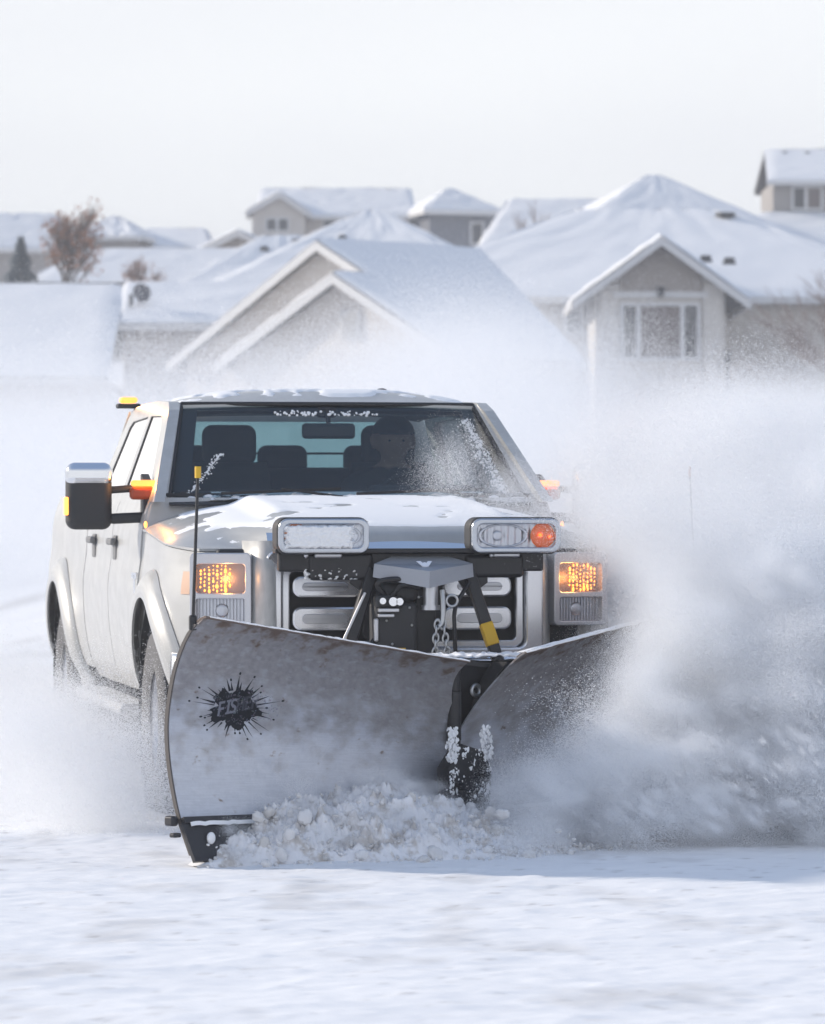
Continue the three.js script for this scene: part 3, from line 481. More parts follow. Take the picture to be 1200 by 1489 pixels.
  for (const s of [-1, 1]) {
    const hx = s * 0.785, turn = s * 0.32, P = (g) => g.rotateY(turn).translate(hx, 0, 0.79);
    const hl = part('headlight', P(join([plate(roundRect(0.265, 0.315, 0.02, 0, 1.022), 0.06, 0.004, [roundRect(0.225, 0.135, 0.02, 0, 1.072), roundRect(0.225, 0.112, 0.015, 0, 0.932)])])), M.dullChrome, T);
    part('headlight_reflector', P(join([box(0.235, 0.29, 0.01, 0, 1.02, 0.004), ...Array.from({ length: 15 }, (_, i) => box(0.006, 0.108, 0.012, -0.105 + i * 0.015, 0.932, 0.014)), new THREE.SphereGeometry(0.03, 20, 10).scale(1, 1, 0.3).translate(0, 0.932, 0.02)])), M.dullChrome, hl);
    part('headlight_lens', P(grid((u, v) => V(lerp(-0.115, 0.115, u), lerp(0.875, 0.99, v), 0.058 + 0.008 * Math.sin(Math.PI * u) * Math.sin(Math.PI * v)), 12, 8)), M.clearLens, hl);
    part('signal_reflector', P(box(0.224, 0.134, 0.006, 0, 1.072, 0.016)), std(0.32, 0.24, 0.22, 0.3, 0.6), hl);
    const dots = []; const R = rng(s > 0 ? 3 : 4);
    for (let i = 0; i < 8; i++) for (let j = 0; j < 7; j++) { const x = (-0.045 + i * 0.0185 - 0.05) * -s, y = 1.018 + j * 0.0175 + (i % 2) * 0.004, cx = (x * -s + 0.03) / 0.078, cy = (y - 1.07) / 0.064; if (cx * cx + cy * cy > 1.1) continue; dots.push(new THREE.SphereGeometry(0.0025 + 0.005 * R() * R(), 8, 6).scale(1, 1 + R(), 0.5).translate(x + 0.003 * (R() - 0.5), y + 0.006 * (R() - 0.5), 0.024)); }
    part('turn_signal', P(join(dots)), M.amberGlow, hl);
    part('signal_lens', P(grid((u, v) => V(lerp(-0.115, 0.115, u), lerp(1.003, 1.141, v), 0.058 + 0.008 * Math.sin(Math.PI * u) * Math.sin(Math.PI * v)), 12, 8)), M.clearLens, hl);
    part('side_marker', slab((u, v) => { const z = lerp(0.60, 0.67, u), y = lerp(1.0, 1.1, v); return V(s * (bodyX(y, z) + 0.005), y, z); }, 4, 4, 0.01), std(0.62, 0.40, 0.28, 0.35), hl);
    const pl = new THREE.PointLight(new THREE.Color().setRGB(1, 0.42, 0.1), 0.03); pl.position.set(hx + s * 0.02, 1.07, 0.90); pl.name = 'signal_lamp'; pl.castShadow = true; T.add(pl);
    // tall bright shoulder between headlight and grille
    part('grille_shoulder', slab((u, v) => { const y = lerp(0.74, 1.235, v), bulge = Math.sin(Math.PI * u), lean = smooth(v, 0.75, 1); return V(s * lerp(0.565 + 0.01 * v, 0.675, u), y, 0.90 + 0.03 * bulge - 0.10 * u * u - 0.05 * lean * (0.4 + u)); }, 10, 20, 0.02).applyMatrix4(new THREE.Matrix4()), s < 0 ? M.paint : M.paint, T);
  }
  part('hood_lip', slab((u, v) => V(lerp(-0.60, 0.60, u), lerp(1.18, 1.272, v), 0.945 - 0.085 * v - 0.03 * (2 * u - 1) ** 2), 24, 4, 0.012), M.chrome, T).userData.label = 'bright strip sloping back across the hood nose';
  const gr = part('grille', plate(roundRect(1.22, 0.50, 0.06, 0, 0.945), 0.06, 0.010, [roundRect(1.10, 0.385, 0.045, 0, 0.95)]).translate(0, 0, 0.855), M.brightTrim, T);
  part('grille_back', box(1.16, 0.44, 0.01, 0, 0.95, 0.79), M.black, gr);
  part('grille_inner_frame', plate(roundRect(1.065, 0.355, 0.04, 0, 0.95), 0.04, 0.006, [roundRect(1.02, 0.315, 0.03, 0, 0.95)]).translate(0, 0, 0.84), M.brightTrim, gr);
  for (const [yy, hh] of [[1.035, 0.075], [0.895, 0.085]]) for (const s of [-1, 1]) { const g = part('grille_bar', plate(roundRect(0.29, hh, 0.03, s * 0.335, yy), 0.03, 0.010).translate(0, 0, 0.825), M.brightTrim, gr); part('bar_inset', plate(roundRect(0.20, hh * 0.45, 0.02, s * 0.345, yy), 0.008, 0.002).translate(0, 0, 0.862), M.dullChrome, g); }
  part('grille_centre', plate(roundRect(0.34, 0.3, 0.03, 0, 0.955), 0.02, 0.006).translate(0, 0, 0.825), M.black, gr);
  part('bumper', loft(Array.from({ length: 25 }, (_, i) => { const t = i / 24 * 2 - 1, x = t * 1.0, z = 0.93 - 0.22 * Math.pow(Math.abs(t), 4); return Array.from({ length: 16 }, (_, k) => { const a = k / 16 * 6.283; return V(x, 0.635 + 0.11 * Math.sign(Math.sin(a)) * Math.pow(Math.abs(Math.sin(a)), 0.5), z + 0.06 * Math.cos(a)); }); })), M.chrome, T);
  part('front_valance', rbox(1.6, 0.16, 0.1, 0, 0.46, 0.80, 0.03), M.plastic, T);
  part('chassis', join([box(0.1, 0.18, 5.4, -0.42, 0.52, -2.2), box(0.1, 0.18, 5.4, 0.42, 0.52, -2.2), bar(V(-0.75, 0.42, 0), V(0.75, 0.42, 0), 0.06), bar(V(-0.75, 0.42, -3.97), V(0.75, 0.42, -3.97), 0.07), ball(0.16, 0.1, 0.42, -3.97), ball(0.13, 0.2, 0.42, 0), box(0.5, 0.22, 1.4, 0, 0.5, -1.2)]), M.black, T);
  part('rear_bumper', rbox(1.9, 0.2, 0.14, 0, 0.62, -5.2, 0.04), M.chrome, T);
  part('tailgate_lamp', join([rbox(0.08, 0.4, 0.06, -0.85, 1.15, -5.12, 0.02), rbox(0.08, 0.4, 0.06, 0.85, 1.15, -5.12, 0.02)]), std(0.4, 0.02, 0.02, 0.3), T);
  // wheels
  const tyreProfile = [[0.215, -0.12], [0.25, -0.138], [0.34, -0.142], [0.388, -0.132], [0.412, -0.108], [0.42, -0.06], [0.422, 0], [0.42, 0.06], [0.412, 0.108], [0.388, 0.132], [0.34, 0.142], [0.25, 0.138], [0.215, 0.12]].map(([r, y]) => new THREE.Vector2(r, y));
  const tyreG = (() => { const g = [new THREE.LatheGeometry(tyreProfile, 64)]; for (let i = 0; i < 44; i++) for (const [y, tw] of [[-0.092, 0.05], [0.0, 0.0], [0.092, -0.05]]) g.push(new THREE.BoxGeometry(0.016, 0.068, 0.036).rotateX(y ? 0.3 * Math.sign(y) : 0).translate(0.424, y, 0).rotateY((i + (y ? 0.5 : 0)) / 44 * 6.283)); return join(g).rotateZ(Math.PI / 2); })();
  const rimG = (() => {
    const g = [new THREE.LatheGeometry([[0.228, 0.125], [0.236, 0.12], [0.222, 0.105], [0.205, 0.08], [0.2, -0.1], [0.225, -0.12]].map(([r, y]) => new THREE.Vector2(r, y)), 48), new THREE.LatheGeometry([[0.001, 0.075], [0.06, 0.075], [0.075, 0.06], [0.085, 0.02]].map(([r, y]) => new THREE.Vector2(r, y)), 32)];
    for (let i = 0; i < 8; i++) g.push(rbox(0.16, 0.03, 0.062, 0.145, 0.055, 0, 0.012).rotateY(i / 8 * 6.283));
    for (let i = 0; i < 8; i++) g.push(new THREE.CylinderGeometry(0.009, 0.009, 0.03, 6).translate(0.055, 0.08, 0).rotateY((i + 0.5) / 8 * 6.283));
    return join(g).rotateZ(-Math.PI / 2);
  })();
  for (const [s, z] of WHEELS) {
    const w = new THREE.Group(); w.name = 'wheel'; w.position.set(s * 0.865, 0.42, z); w.rotation.set(z * 0.3, s < 0 ? Math.PI : 0, 0); T.add(w);
    part('tyre', tyreG, M.snowyTyre, w); part('rim', rimG, M.dullChrome, w);
    part('brake_disc', new THREE.CylinderGeometry(0.17, 0.17, 0.03, 32).rotateZ(Math.PI / 2).translate(-0.02, 0, 0), M.steel, w);
  }
  // beacon at the rear corner of the cab roof
  const bc = part('beacon', rbox(0.09, 0.03, 0.08, -0.80, 1.925, -2.62, 0.018, 3), M.strobeGlow, T);
  part('beacon_base', join([rbox(0.12, 0.025, 0.10, -0.80, 1.895, -2.62, 0.01), rbox(0.12, 0.03, 0.06, -0.71, 1.87, -2.62, 0.01)]), M.plastic, bc);
  const pb = new THREE.PointLight(new THREE.Color().setRGB(1, 0.45, 0.12), 0.3); pb.position.set(-0.80, 1.925, -2.62); pb.castShadow = true; pb.name = 'beacon_lamp'; T.add(pb);
}
// ---------------------------------------------------------------- driver
{
  const res = 60, half = 0.52, mc = new MarchingCubes(res, new THREE.MeshBasicMaterial(), false, false, 200000); mc.isolation = 0;
  const B = [ // from, to, radius, radius
    [V(0, -0.35, 0), V(0, -0.02, -0.02), 0.15, 0.165], [V(-0.12, 0.0, -0.02), V(0.12, 0.0, -0.02), 0.105, 0.105], [V(0, 0.05, -0.01), V(0, 0.17, 0.01), 0.06, 0.055],
    [V(-0.19, 0.0, -0.01), V(-0.24, -0.24, 0.1), 0.075, 0.06], [V(-0.24, -0.24, 0.1), V(-0.16, -0.17, 0.34), 0.058, 0.042], [V(0.19, 0.0, -0.01), V(0.24, -0.24, 0.1), 0.075, 0.06], [V(0.24, -0.24, 0.1), V(0.16, -0.17, 0.34), 0.058, 0.042],
    [V(0, 0.24, 0.03), V(0, 0.27, 0.015), 0.082, 0.098], [V(0, 0.19, 0.06), V(0, 0.17, 0.075), 0.05, 0.035], [V(0, 0.225, 0.115), V(0, 0.205, 0.128), 0.012, 0.018], [V(-0.098, 0.22, 0.015), V(-0.098, 0.25, 0.005), 0.014, 0.018], [V(0.098, 0.22, 0.015), V(0.098, 0.25, 0.005), 0.014, 0.018],
    ...[-1, 1].flatMap((s) => [0, 1, 2, 3].map((k) => [V(s * 0.16, -0.16 + k * 0.012, 0.34 + k * 0.005), V(s * (0.15 - 0.01 * k), -0.14 + k * 0.018, 0.40), 0.02, 0.012])),
  ];
  const q = V(0, 0, 0), e = V(0, 0, 0), d = V(0, 0, 0);
  const dist = (p) => { let m = 9; for (const [a, b, ra, rb] of B) { e.copy(b).sub(a); d.copy(p).sub(a); const t = clamp(d.dot(e) / e.lengthSq(), 0, 1), r = d.addScaledVector(e, -t).length() - lerp(ra, rb, t); const k = 0.035, h = clamp(0.5 + 0.5 * (m - r) / k, 0, 1); m = lerp(m, r, h) - k * h * (1 - h); } return m; };
  for (let z = 0; z < res; z++) for (let y = 0; y < res; y++) for (let x = 0; x < res; x++) { q.set(x, y, z).multiplyScalar(2 / res).subScalar(1).multiplyScalar(half); mc.field[x + y * res + z * res * res] = -dist(q); }
  mc.update();
  const P = mc.positionArray.slice(0, mc.count * 3).map((v) => v * half), N = mc.normalArray.slice(0, mc.count * 3), C = new Float32Array(P.length);
  for (let i = 0; i < P.length; i += 3) { const head = P[i + 1] > 0.115, hand = P[i + 2] > 0.33; const c = head || hand ? [0.33, 0.22, 0.17] : [0.03, 0.033, 0.042]; C.set(c, i); }
  const g = new THREE.BufferGeometry(); g.setAttribute('position', new THREE.BufferAttribute(P, 3)); g.setAttribute('normal', new THREE.BufferAttribute(N, 3)); g.setAttribute('color', new THREE.BufferAttribute(C, 3));
  const m = new THREE.Mesh(g, new THREE.MeshStandardMaterial({ vertexColors: true, roughness: 0.85 }));
  const at = V(0.38, 1.46, -1.50).applyAxisAngle(V(0, 1, 0), TYAW).add(V(...TPOS));
  const dr = thing('person', 'driver in a dark jacket and cap, dim behind the windscreen', 'person', at.toArray(), TYAW);
  m.name = 'body'; m.castShadow = m.receiveShadow = true; dr.add(m);
  const cap = part('cap', join([new THREE.SphereGeometry(0.108, 24, 12, 0, 6.283, 0, 1.5).scale(1, 0.95, 1.1).translate(0, 0.272, 0.012), new THREE.CylinderGeometry(0.085, 0.085, 0.012, 24, 1, false, -1.3, 2.6).translate(0, 0.28, 0.07)]), std(0.03, 0.032, 0.04, 0.9), dr);
  part('eyes', join([ball(0.006, -0.034, 0.245, 0.106), ball(0.006, 0.034, 0.245, 0.106)]), M.black, dr);
}
// ---------------------------------------------------------------- the V-plow, in the truck's own directions
const PL = thing('snow_plow', 'two-winged steel snow plow with light tower mounted on the truck front', 'snow plow', TPOS, TYAW);
const HINGE = V(0, 0, 1.93);
const wing = { left: { dir: V(-0.816, 0, 0.578), n: V(0.578, 0, 0.816), L: 1.57 }, right: { dir: V(0.833, 0, -0.553), n: V(0.553, 0, 0.833), L: 1.39 } };
const prof = spline([[0, 0.150], [0.16, 0.070], [0.293, 0.028], [0.426, 0.0035], [0.532, 0], [0.638, 0.0175], [0.745, 0.049], [0.85, 0.105], [0.91, 0.158], [0.944, 0.205]]);
const heightAt = (w, s) => lerp(0.72, 0.945, clamp(s / w.L, 0, 1));
function wingPoint(w, s, t, off = 0) { // t: height 0..1
  const h = heightAt(w, s), y = 0.944 * t;
  return HINGE.clone().addScaledVector(w.dir, s).addScaledVector(w.n, prof(y) + off).setY(h * t + 0.02);
}
function drawSteel(seed, splat) {
  const W = 1536, Hh = 1024, c = document.createElement('canvas'); c.width = W; c.height = Hh; const x = c.getContext('2d'), im = x.createImageData(W, Hh);
  for (let j = 0; j < Hh; j++) for (let i = 0; i < W; i++) {
    const u = i / W, v = 1 - j / Hh, a = fbm(u * 7 + seed, v * 5, 5), b = fbm(u * 26 + seed, v * 19, 4), sc = fbm(u * 6, v * 120 + seed, 3);
    const rust = smooth(fbm(u * 9 + 31 + seed, v * 9, 5) + 0.5 * b + (v - 0.93) * 7, -0.1, 0.9) * (v > 0.6 ? 1 : 0) + 0.75 * smooth(fbm(u * 11 + 77 + seed, v * 8 + 4, 5), 0.52, 0.8);
    const film = smooth(a * 0.8 + 0.25 * b + (v - 0.45) * 2.4, -0.45, 0.8), cake = smooth(fbm(u * 12 + 5 + seed, v * 15, 5) + (v > 0.3 ? 0.05 : -0.4), 0.28, 0.55) * 0.6;
    let r = 0.76 + 0.03 * sc + 0.02 * b, g = 0.775 + 0.03 * sc + 0.02 * b, bl = 0.81 + 0.03 * sc + 0.02 * b;
    r = lerp(r, 0.56 + 0.07 * b, film * 0.8); g = lerp(g, 0.545 + 0.07 * b, film * 0.8); bl = lerp(bl, 0.545 + 0.07 * b, film * 0.8);
    r = lerp(r, 0.36, rust * 0.7); g = lerp(g, 0.27, rust * 0.7); bl = lerp(bl, 0.21, rust * 0.7);
    r = lerp(r, 0.74, cake * 0.5); g = lerp(g, 0.75, cake * 0.5); bl = lerp(bl, 0.79, cake * 0.5);
    const k = (j * W + i) * 4; im.data[k] = r * 255; im.data[k + 1] = g * 255; im.data[k + 2] = bl * 255; im.data[k + 3] = 255;
  }
  x.putImageData(im, 0, 0);
  if (splat) { // the maker's ink-splat mark with slanted lettering
    const cx = 0.215 * W, cy = (1 - 0.57) * Hh, R = rng(8), sx = 1.02, ink = '#15171f';
    x.save(); x.translate(cx, cy); x.scale(1.3, 1.2); x.fillStyle = ink; x.strokeStyle = ink; x.lineCap = 'round';
    x.beginPath(); for (let i = 0; i <= 90; i++) { const a = i / 90 * 6.283, r = 92 + 14 * Math.sin(a * 5 + 1) + 12 * (R() - 0.5) + 8 * Math.sin(a * 11); x.lineTo(r * 1.0 * Math.cos(a), r * 0.93 * Math.sin(a)); } x.fill();
    for (let i = 0; i < 34; i++) { const a = (i + 0.7 * R()) / 34 * 6.283, r1 = 112 + 78 * Math.pow(R(), 1.6), w = 5 + 7 * R(); x.beginPath(); x.moveTo(84 * Math.cos(a - w / 160), 80 * Math.sin(a - w / 160)); x.lineTo(r1 * Math.cos(a), r1 * 0.95 * Math.sin(a)); x.lineTo(84 * Math.cos(a + w / 160), 80 * Math.sin(a + w / 160)); x.fill(); if (R() < 0.4) { x.beginPath(); x.ellipse(r1 * 1.05 * Math.cos(a), r1 * Math.sin(a), 4 + 3 * R(), 4, a, 0, 7); x.fill(); } }
    x.rotate(-0.32); x.transform(1, 0, -0.18, 1, 0, 0); x.font = 'italic bold 74px sans-serif'; x.textAlign = 'center'; x.textBaseline = 'middle'; x.fillStyle = '#80828c'; x.scale(0.83, 1.15); 'FISHER'.split('').forEach((ch, i) => { x.globalAlpha = i < 3 ? 0.95 : 0.4; x.fillText(ch, 4 + (i - 2.2) * 36 - (i > 1 ? 11 : 0), -10); }); x.globalAlpha = 1;
    x.restore();
    // wear: ground-off film over the mark's right half
    for (let i = 0; i < 900; i++) { const a = R() * 6.283, q = Math.sqrt(R()) * 185, px = cx + 60 + q * Math.cos(a), py = cy - 15 + q * 0.55 * Math.sin(a); if (fbm(px * 0.02, py * 0.02, 3) < 0.05) continue; x.fillStyle = 'rgba(' + (118 + 30 * R() | 0) + ',' + (119 + 30 * R() | 0) + ',' + (128 + 30 * R() | 0) + ',0.5)'; x.beginPath(); x.ellipse(px, py, 1.5 + 7 * R() * R(), 1.2 + 3 * R(), R() * 3, 0, 7); x.fill(); }
  }
  const t = new THREE.CanvasTexture(c); t.colorSpace = THREE.SRGBColorSpace; t.magFilter = THREE.LinearFilter; t.anisotropy = 8; return t;
}
const steelRough = texture(512, 256, (x, y) => { const k = 0.36 + 0.26 * smooth(fbm(x * 7, y * 5, 5) + (y - 0.45) * 2.4, -0.4, 0.7) + 0.1 * fbm(x * 40, y * 30, 3); return [k, k, k]; }, false);
const steelBump = texture(512, 256, (x, y) => { const k = 0.5 + 0.3 * fbm(x * 8 + 2, y * 6, 4) + 0.2 * fbm(x * 60, y * 40, 3); return [k, k, k]; }, false);
const steelMat = (seed, splat) => new THREE.MeshStandardMaterial({ map: drawSteel(seed, splat), roughness: 1, roughnessMap: steelRough, metalness: 0.5, bumpMap: steelBump, bumpScale: 0.0018 });
const edgeSteel = std(0.035, 0.036, 0.042, 0.5, 0.3), frost = M.snow;
for (const side of ['left', 'right']) {
  const w = wing[side], isL = side === 'left';
  const inner = (t) => (isL ? 0.05 - 0.075 * Math.exp(-Math.pow((t - 0.62) / 0.2, 2)) + 0.04 * smooth(t, 0.6, 1) : 0.035 + 0.21 * Math.pow(smooth(t, 0.42, 1), 1.3));
  const P = (u, v, off = 0) => { const t = lerp(0.165, 1, v), s = lerp(inner(t), w.L, u); return wingPoint(w, s, t, off); };
  const flip = (f) => (isL ? (u, v, o) => f(1 - u, v, o) : f);
  const b = part('blade_wing', slab(flip(P), 60, 40, 0.007), steelMat(isL ? 3 : 14, isL), PL);
  if (isL) { // texture runs from the hinge outwards
    const uv = b.geometry.attributes.uv; for (let i = 0; i < uv.count; i++) uv.setX(i, 1 - uv.getX(i)); const fix = uv; for (let i = 0; i < fix.count; i++) fix.setX(i, 1 - fix.getX(i));
  }
  b.userData.label = isL ? 'nearer curved steel wing with black splat emblem' : 'farther curved steel wing, half hidden by thrown snow';
  part('top_flange', slab(flip((u, v) => { const q = P(u, 1), back = lerp(0.0, 0.055, v); return q.addScaledVector(w.n, -back + 0.004).add(V(0, 0.004 - 0.02 * v * v, 0)); }), 60, 3, 0.008), std(0.16, 0.12, 0.10, 0.8, 0.1), b);
  part('top_snow', slab(flip((u, v) => { const q = P(lerp(0.003, 0.985, u), 1), k = 0.5 + 0.5 * fbm(u * 9 + (isL ? 0 : 9), v, 5); return q.addScaledVector(w.n, lerp(0.008, -0.052, v)).add(V(0, 0.002 + (0.003 + 0.010 * k * k) * Math.sin(Math.PI * lerp(0.12, 0.95, v)), 0)); }), 140, 8, 0.004), frost, b).userData.label = 'crust of snow along the blade top';
  part('cutting_edge', slab(flip((u, v) => { const t = lerp(0.0, 0.15, v), s = lerp(0.04, w.L + 0.012, u); return wingPoint(w, s, t, 0.012); }), 30, 6, 0.016), edgeSteel, b);
  part('edge_rib', slab(flip((u, v) => { const t = lerp(0.155, 0.178, v), s = lerp(0.05, w.L + 0.004, u); return wingPoint(w, s, t, 0.02); }), 30, 2, 0.03), edgeSteel, b);
  part('edge_snow', slab(flip((u, v) => { const t = lerp(0.142, 0.158, v), s = lerp(0.05, w.L - 0.02, u); return wingPoint(w, s, t + 0.004 * n2(u * 30, 3), 0.026); }), 60, 2, 0.004), frost, b);
  for (let k = 0; k < 7; k++) { const q = wingPoint(w, w.L - 0.10 - k * 0.16, 0.088, 0.024); const h = new THREE.SphereGeometry(0.021, 12, 8).scale(1, 1.15, 0.55).rotateY(Math.atan2(w.n.x, w.n.z)).translate(q.x, q.y, q.z); part('bolt', h, frost, b); }
  part('end_rib', slab((u, v) => wingPoint(w, w.L + 0.006, lerp(0.02, 0.97, v), lerp(-0.022, -0.003, u)), 2, 24, 0.007), std(0.10, 0.09, 0.085, 0.6, 0.2), b);
  for (let k = 0; k < 4; k++) part('back_rib', slab((u, v) => wingPoint(w, 0.2 + k * 0.37, lerp(0.05, 0.96, v), lerp(-0.09, -0.01, u)), 2, 16, 0.01), M.blackMetal, b);
  part('end_bracket', join([rbox(0.035, 0.04, 0.05, 0, 0, 0, 0.01).rotateY(Math.atan2(w.n.x, w.n.z)).translate(...wingPoint(w, w.L + 0.03, 0.16, -0.03).toArray()), rbox(0.04, 0.018, 0.03, 0, 0, 0, 0.006).rotateY(Math.atan2(w.n.x, w.n.z)).translate(...wingPoint(w, w.L + 0.05, 0.105, -0.01).toArray())]), edgeSteel, b);
  const foot = wingPoint(w, w.L - 0.005, 0.965, -0.03), tip = foot.clone().add(isL ? V(0.02, 0.585, 0) : V(-0.03, 0.60, 0.0));
  const rod = part('marker_rod', bar(foot, tip, isL ? 0.007 : 0.005, isL ? 0.006 : 0.004, 10), M.black, PL); rod.userData.label = isL ? 'thin black guide rod on the near blade end' : 'thin guide rod rising out of the snow cloud';
  part('rod_tip', bar(tip.clone().add(V(0, -0.015, 0)), tip.clone().add(V(0, 0.03, 0)), isL ? 0.0125 : 0.006, isL ? 0.0125 : 0.006, 12), isL ? M.yellow : std(0.45, 0.2, 0.1, 0.5), rod);
  part('rod_clamp', rbox(0.03, 0.06, 0.03, foot.x, foot.y + 0.01, foot.z, 0.008), M.black, rod);
}
{ // centre hinge, dark trip section behind and below the wings' meeting edges
  const C = (x, y, z) => V(HINGE.x + x, y, HINGE.z + z);
  part('centre_hinge', join([bar(C(0.02, 0.10, -0.02), C(0.02, 0.72, -0.02), 0.035, 0.035, 20), bar(C(0.02, 0.42, 0.02), C(0.02, 0.62, 0.02), 0.03, 0.03, 16), rbox(0.09, 0.1, 0.1, HINGE.x + 0.02, 0.30, HINGE.z + 0.02, 0.02)]), M.blackMetal, PL);
  part('centre_backing', slab((u, v) => C(lerp(-0.1, 0.34, u), lerp(0.2, 0.735, v), -0.16 - 0.1 * u + 0.10 * v * v), 8, 8, 0.02), M.blackMetal, PL);
  part('centre_top', slab((u, v) => C(lerp(-0.12, 0.36, u), 0.742 + 0.01 * Math.sin(6 * u), lerp(-0.02, -0.32, v) - 0.12 * u), 10, 4, 0.02), M.blackMetal, PL);
  part('centre_top_snow', slab((u, v) => C(lerp(-0.14, 0.37, u), 0.752 + 0.014 * (1 + fbm(u * 9, v * 3, 3)), lerp(0.0, -0.32, v) - 0.12 * u), 40, 8, 0.006), frost, PL);
  part('hinge_pin', new THREE.TorusGeometry(0.022, 0.009, 10, 24).rotateY(0.5).translate(HINGE.x + 0.14, 0.62, HINGE.z - 0.12), M.steel, PL);
  part('hinge_sticker', rbox(0.012, 0.07, 0.01, HINGE.x + 0.03, 0.565, HINGE.z + 0.018, 0.002), M.yellow, PL);
  part('trip_shoe', cut(plate([[-0.10, 0.14], [-0.03, 0.06], [0.07, 0.05], [0.12, 0.13], [0.13, 0.26], [0.08, 0.33], [-0.03, 0.36], [-0.11, 0.27]], 0.05, 0.012).rotateY(0.62).translate(HINGE.x + 0.02, 0.04, HINGE.z + 0.11), new THREE.CylinderGeometry(0.022, 0.022, 0.5, 16).rotateX(Math.PI / 2).rotateY(0.62).translate(HINGE.x - 0.02, 0.16, HINGE.z + 0.15)), M.blackMetal, PL);
  part('shoe_bolt', join([[-0.06, 0.2], [0.07, 0.24], [0.05, 0.14], [-0.03, 0.12]].map(([x, y]) => new THREE.CylinderGeometry(0.017, 0.017, 0.05, 6).rotateX(Math.PI / 2).translate(x, y, 0.075).rotateY(0.62).translate(HINGE.x + 0.02, 0.04, HINGE.z + 0.11))), M.blackMetal, PL);
  const caked = [], R = rng(66), flat = (x, y, r, z = 0.064) => caked.push(new THREE.IcosahedronGeometry(r, 1).scale(0.8 + 0.8 * R(), 0.8 + 1.2 * R(), 0.4).rotateZ((R() - 0.5) * 1.2).translate(x, y, z).rotateY(0.62).translate(HINGE.x + 0.02, 0.04, HINGE.z + 0.11));
  for (let k = 0; k < 1500; k++) { const x = -0.12 + 0.25 * R(), y = 0.06 + 0.3 * R(), rim = Math.max(Math.abs(x - 0.01) / 0.125, Math.abs(y - 0.21) / 0.155); if (rim > 1.02 || fbm(x * 22 + 4, y * 14, 3) + 0.55 * (rim - 0.75) < 0.16) continue; flat(x, y, 0.0015 + 0.005 * R() * R()); }
  for (let k = 0; k < 420; k++) { const side = R() < 0.5 ? -1 : 1, y = 0.30 + 0.14 * R(), x = side * (0.075 + 0.055 * R()) + 0.01; if (fbm(x * 18, y * 16, 3) < -0.15) continue; flat(x, y, 0.003 + 0.007 * R() * R(), 0.045 + 0.02 * R()); }
  part('caked_snow', join(caked), frost, PL);
}
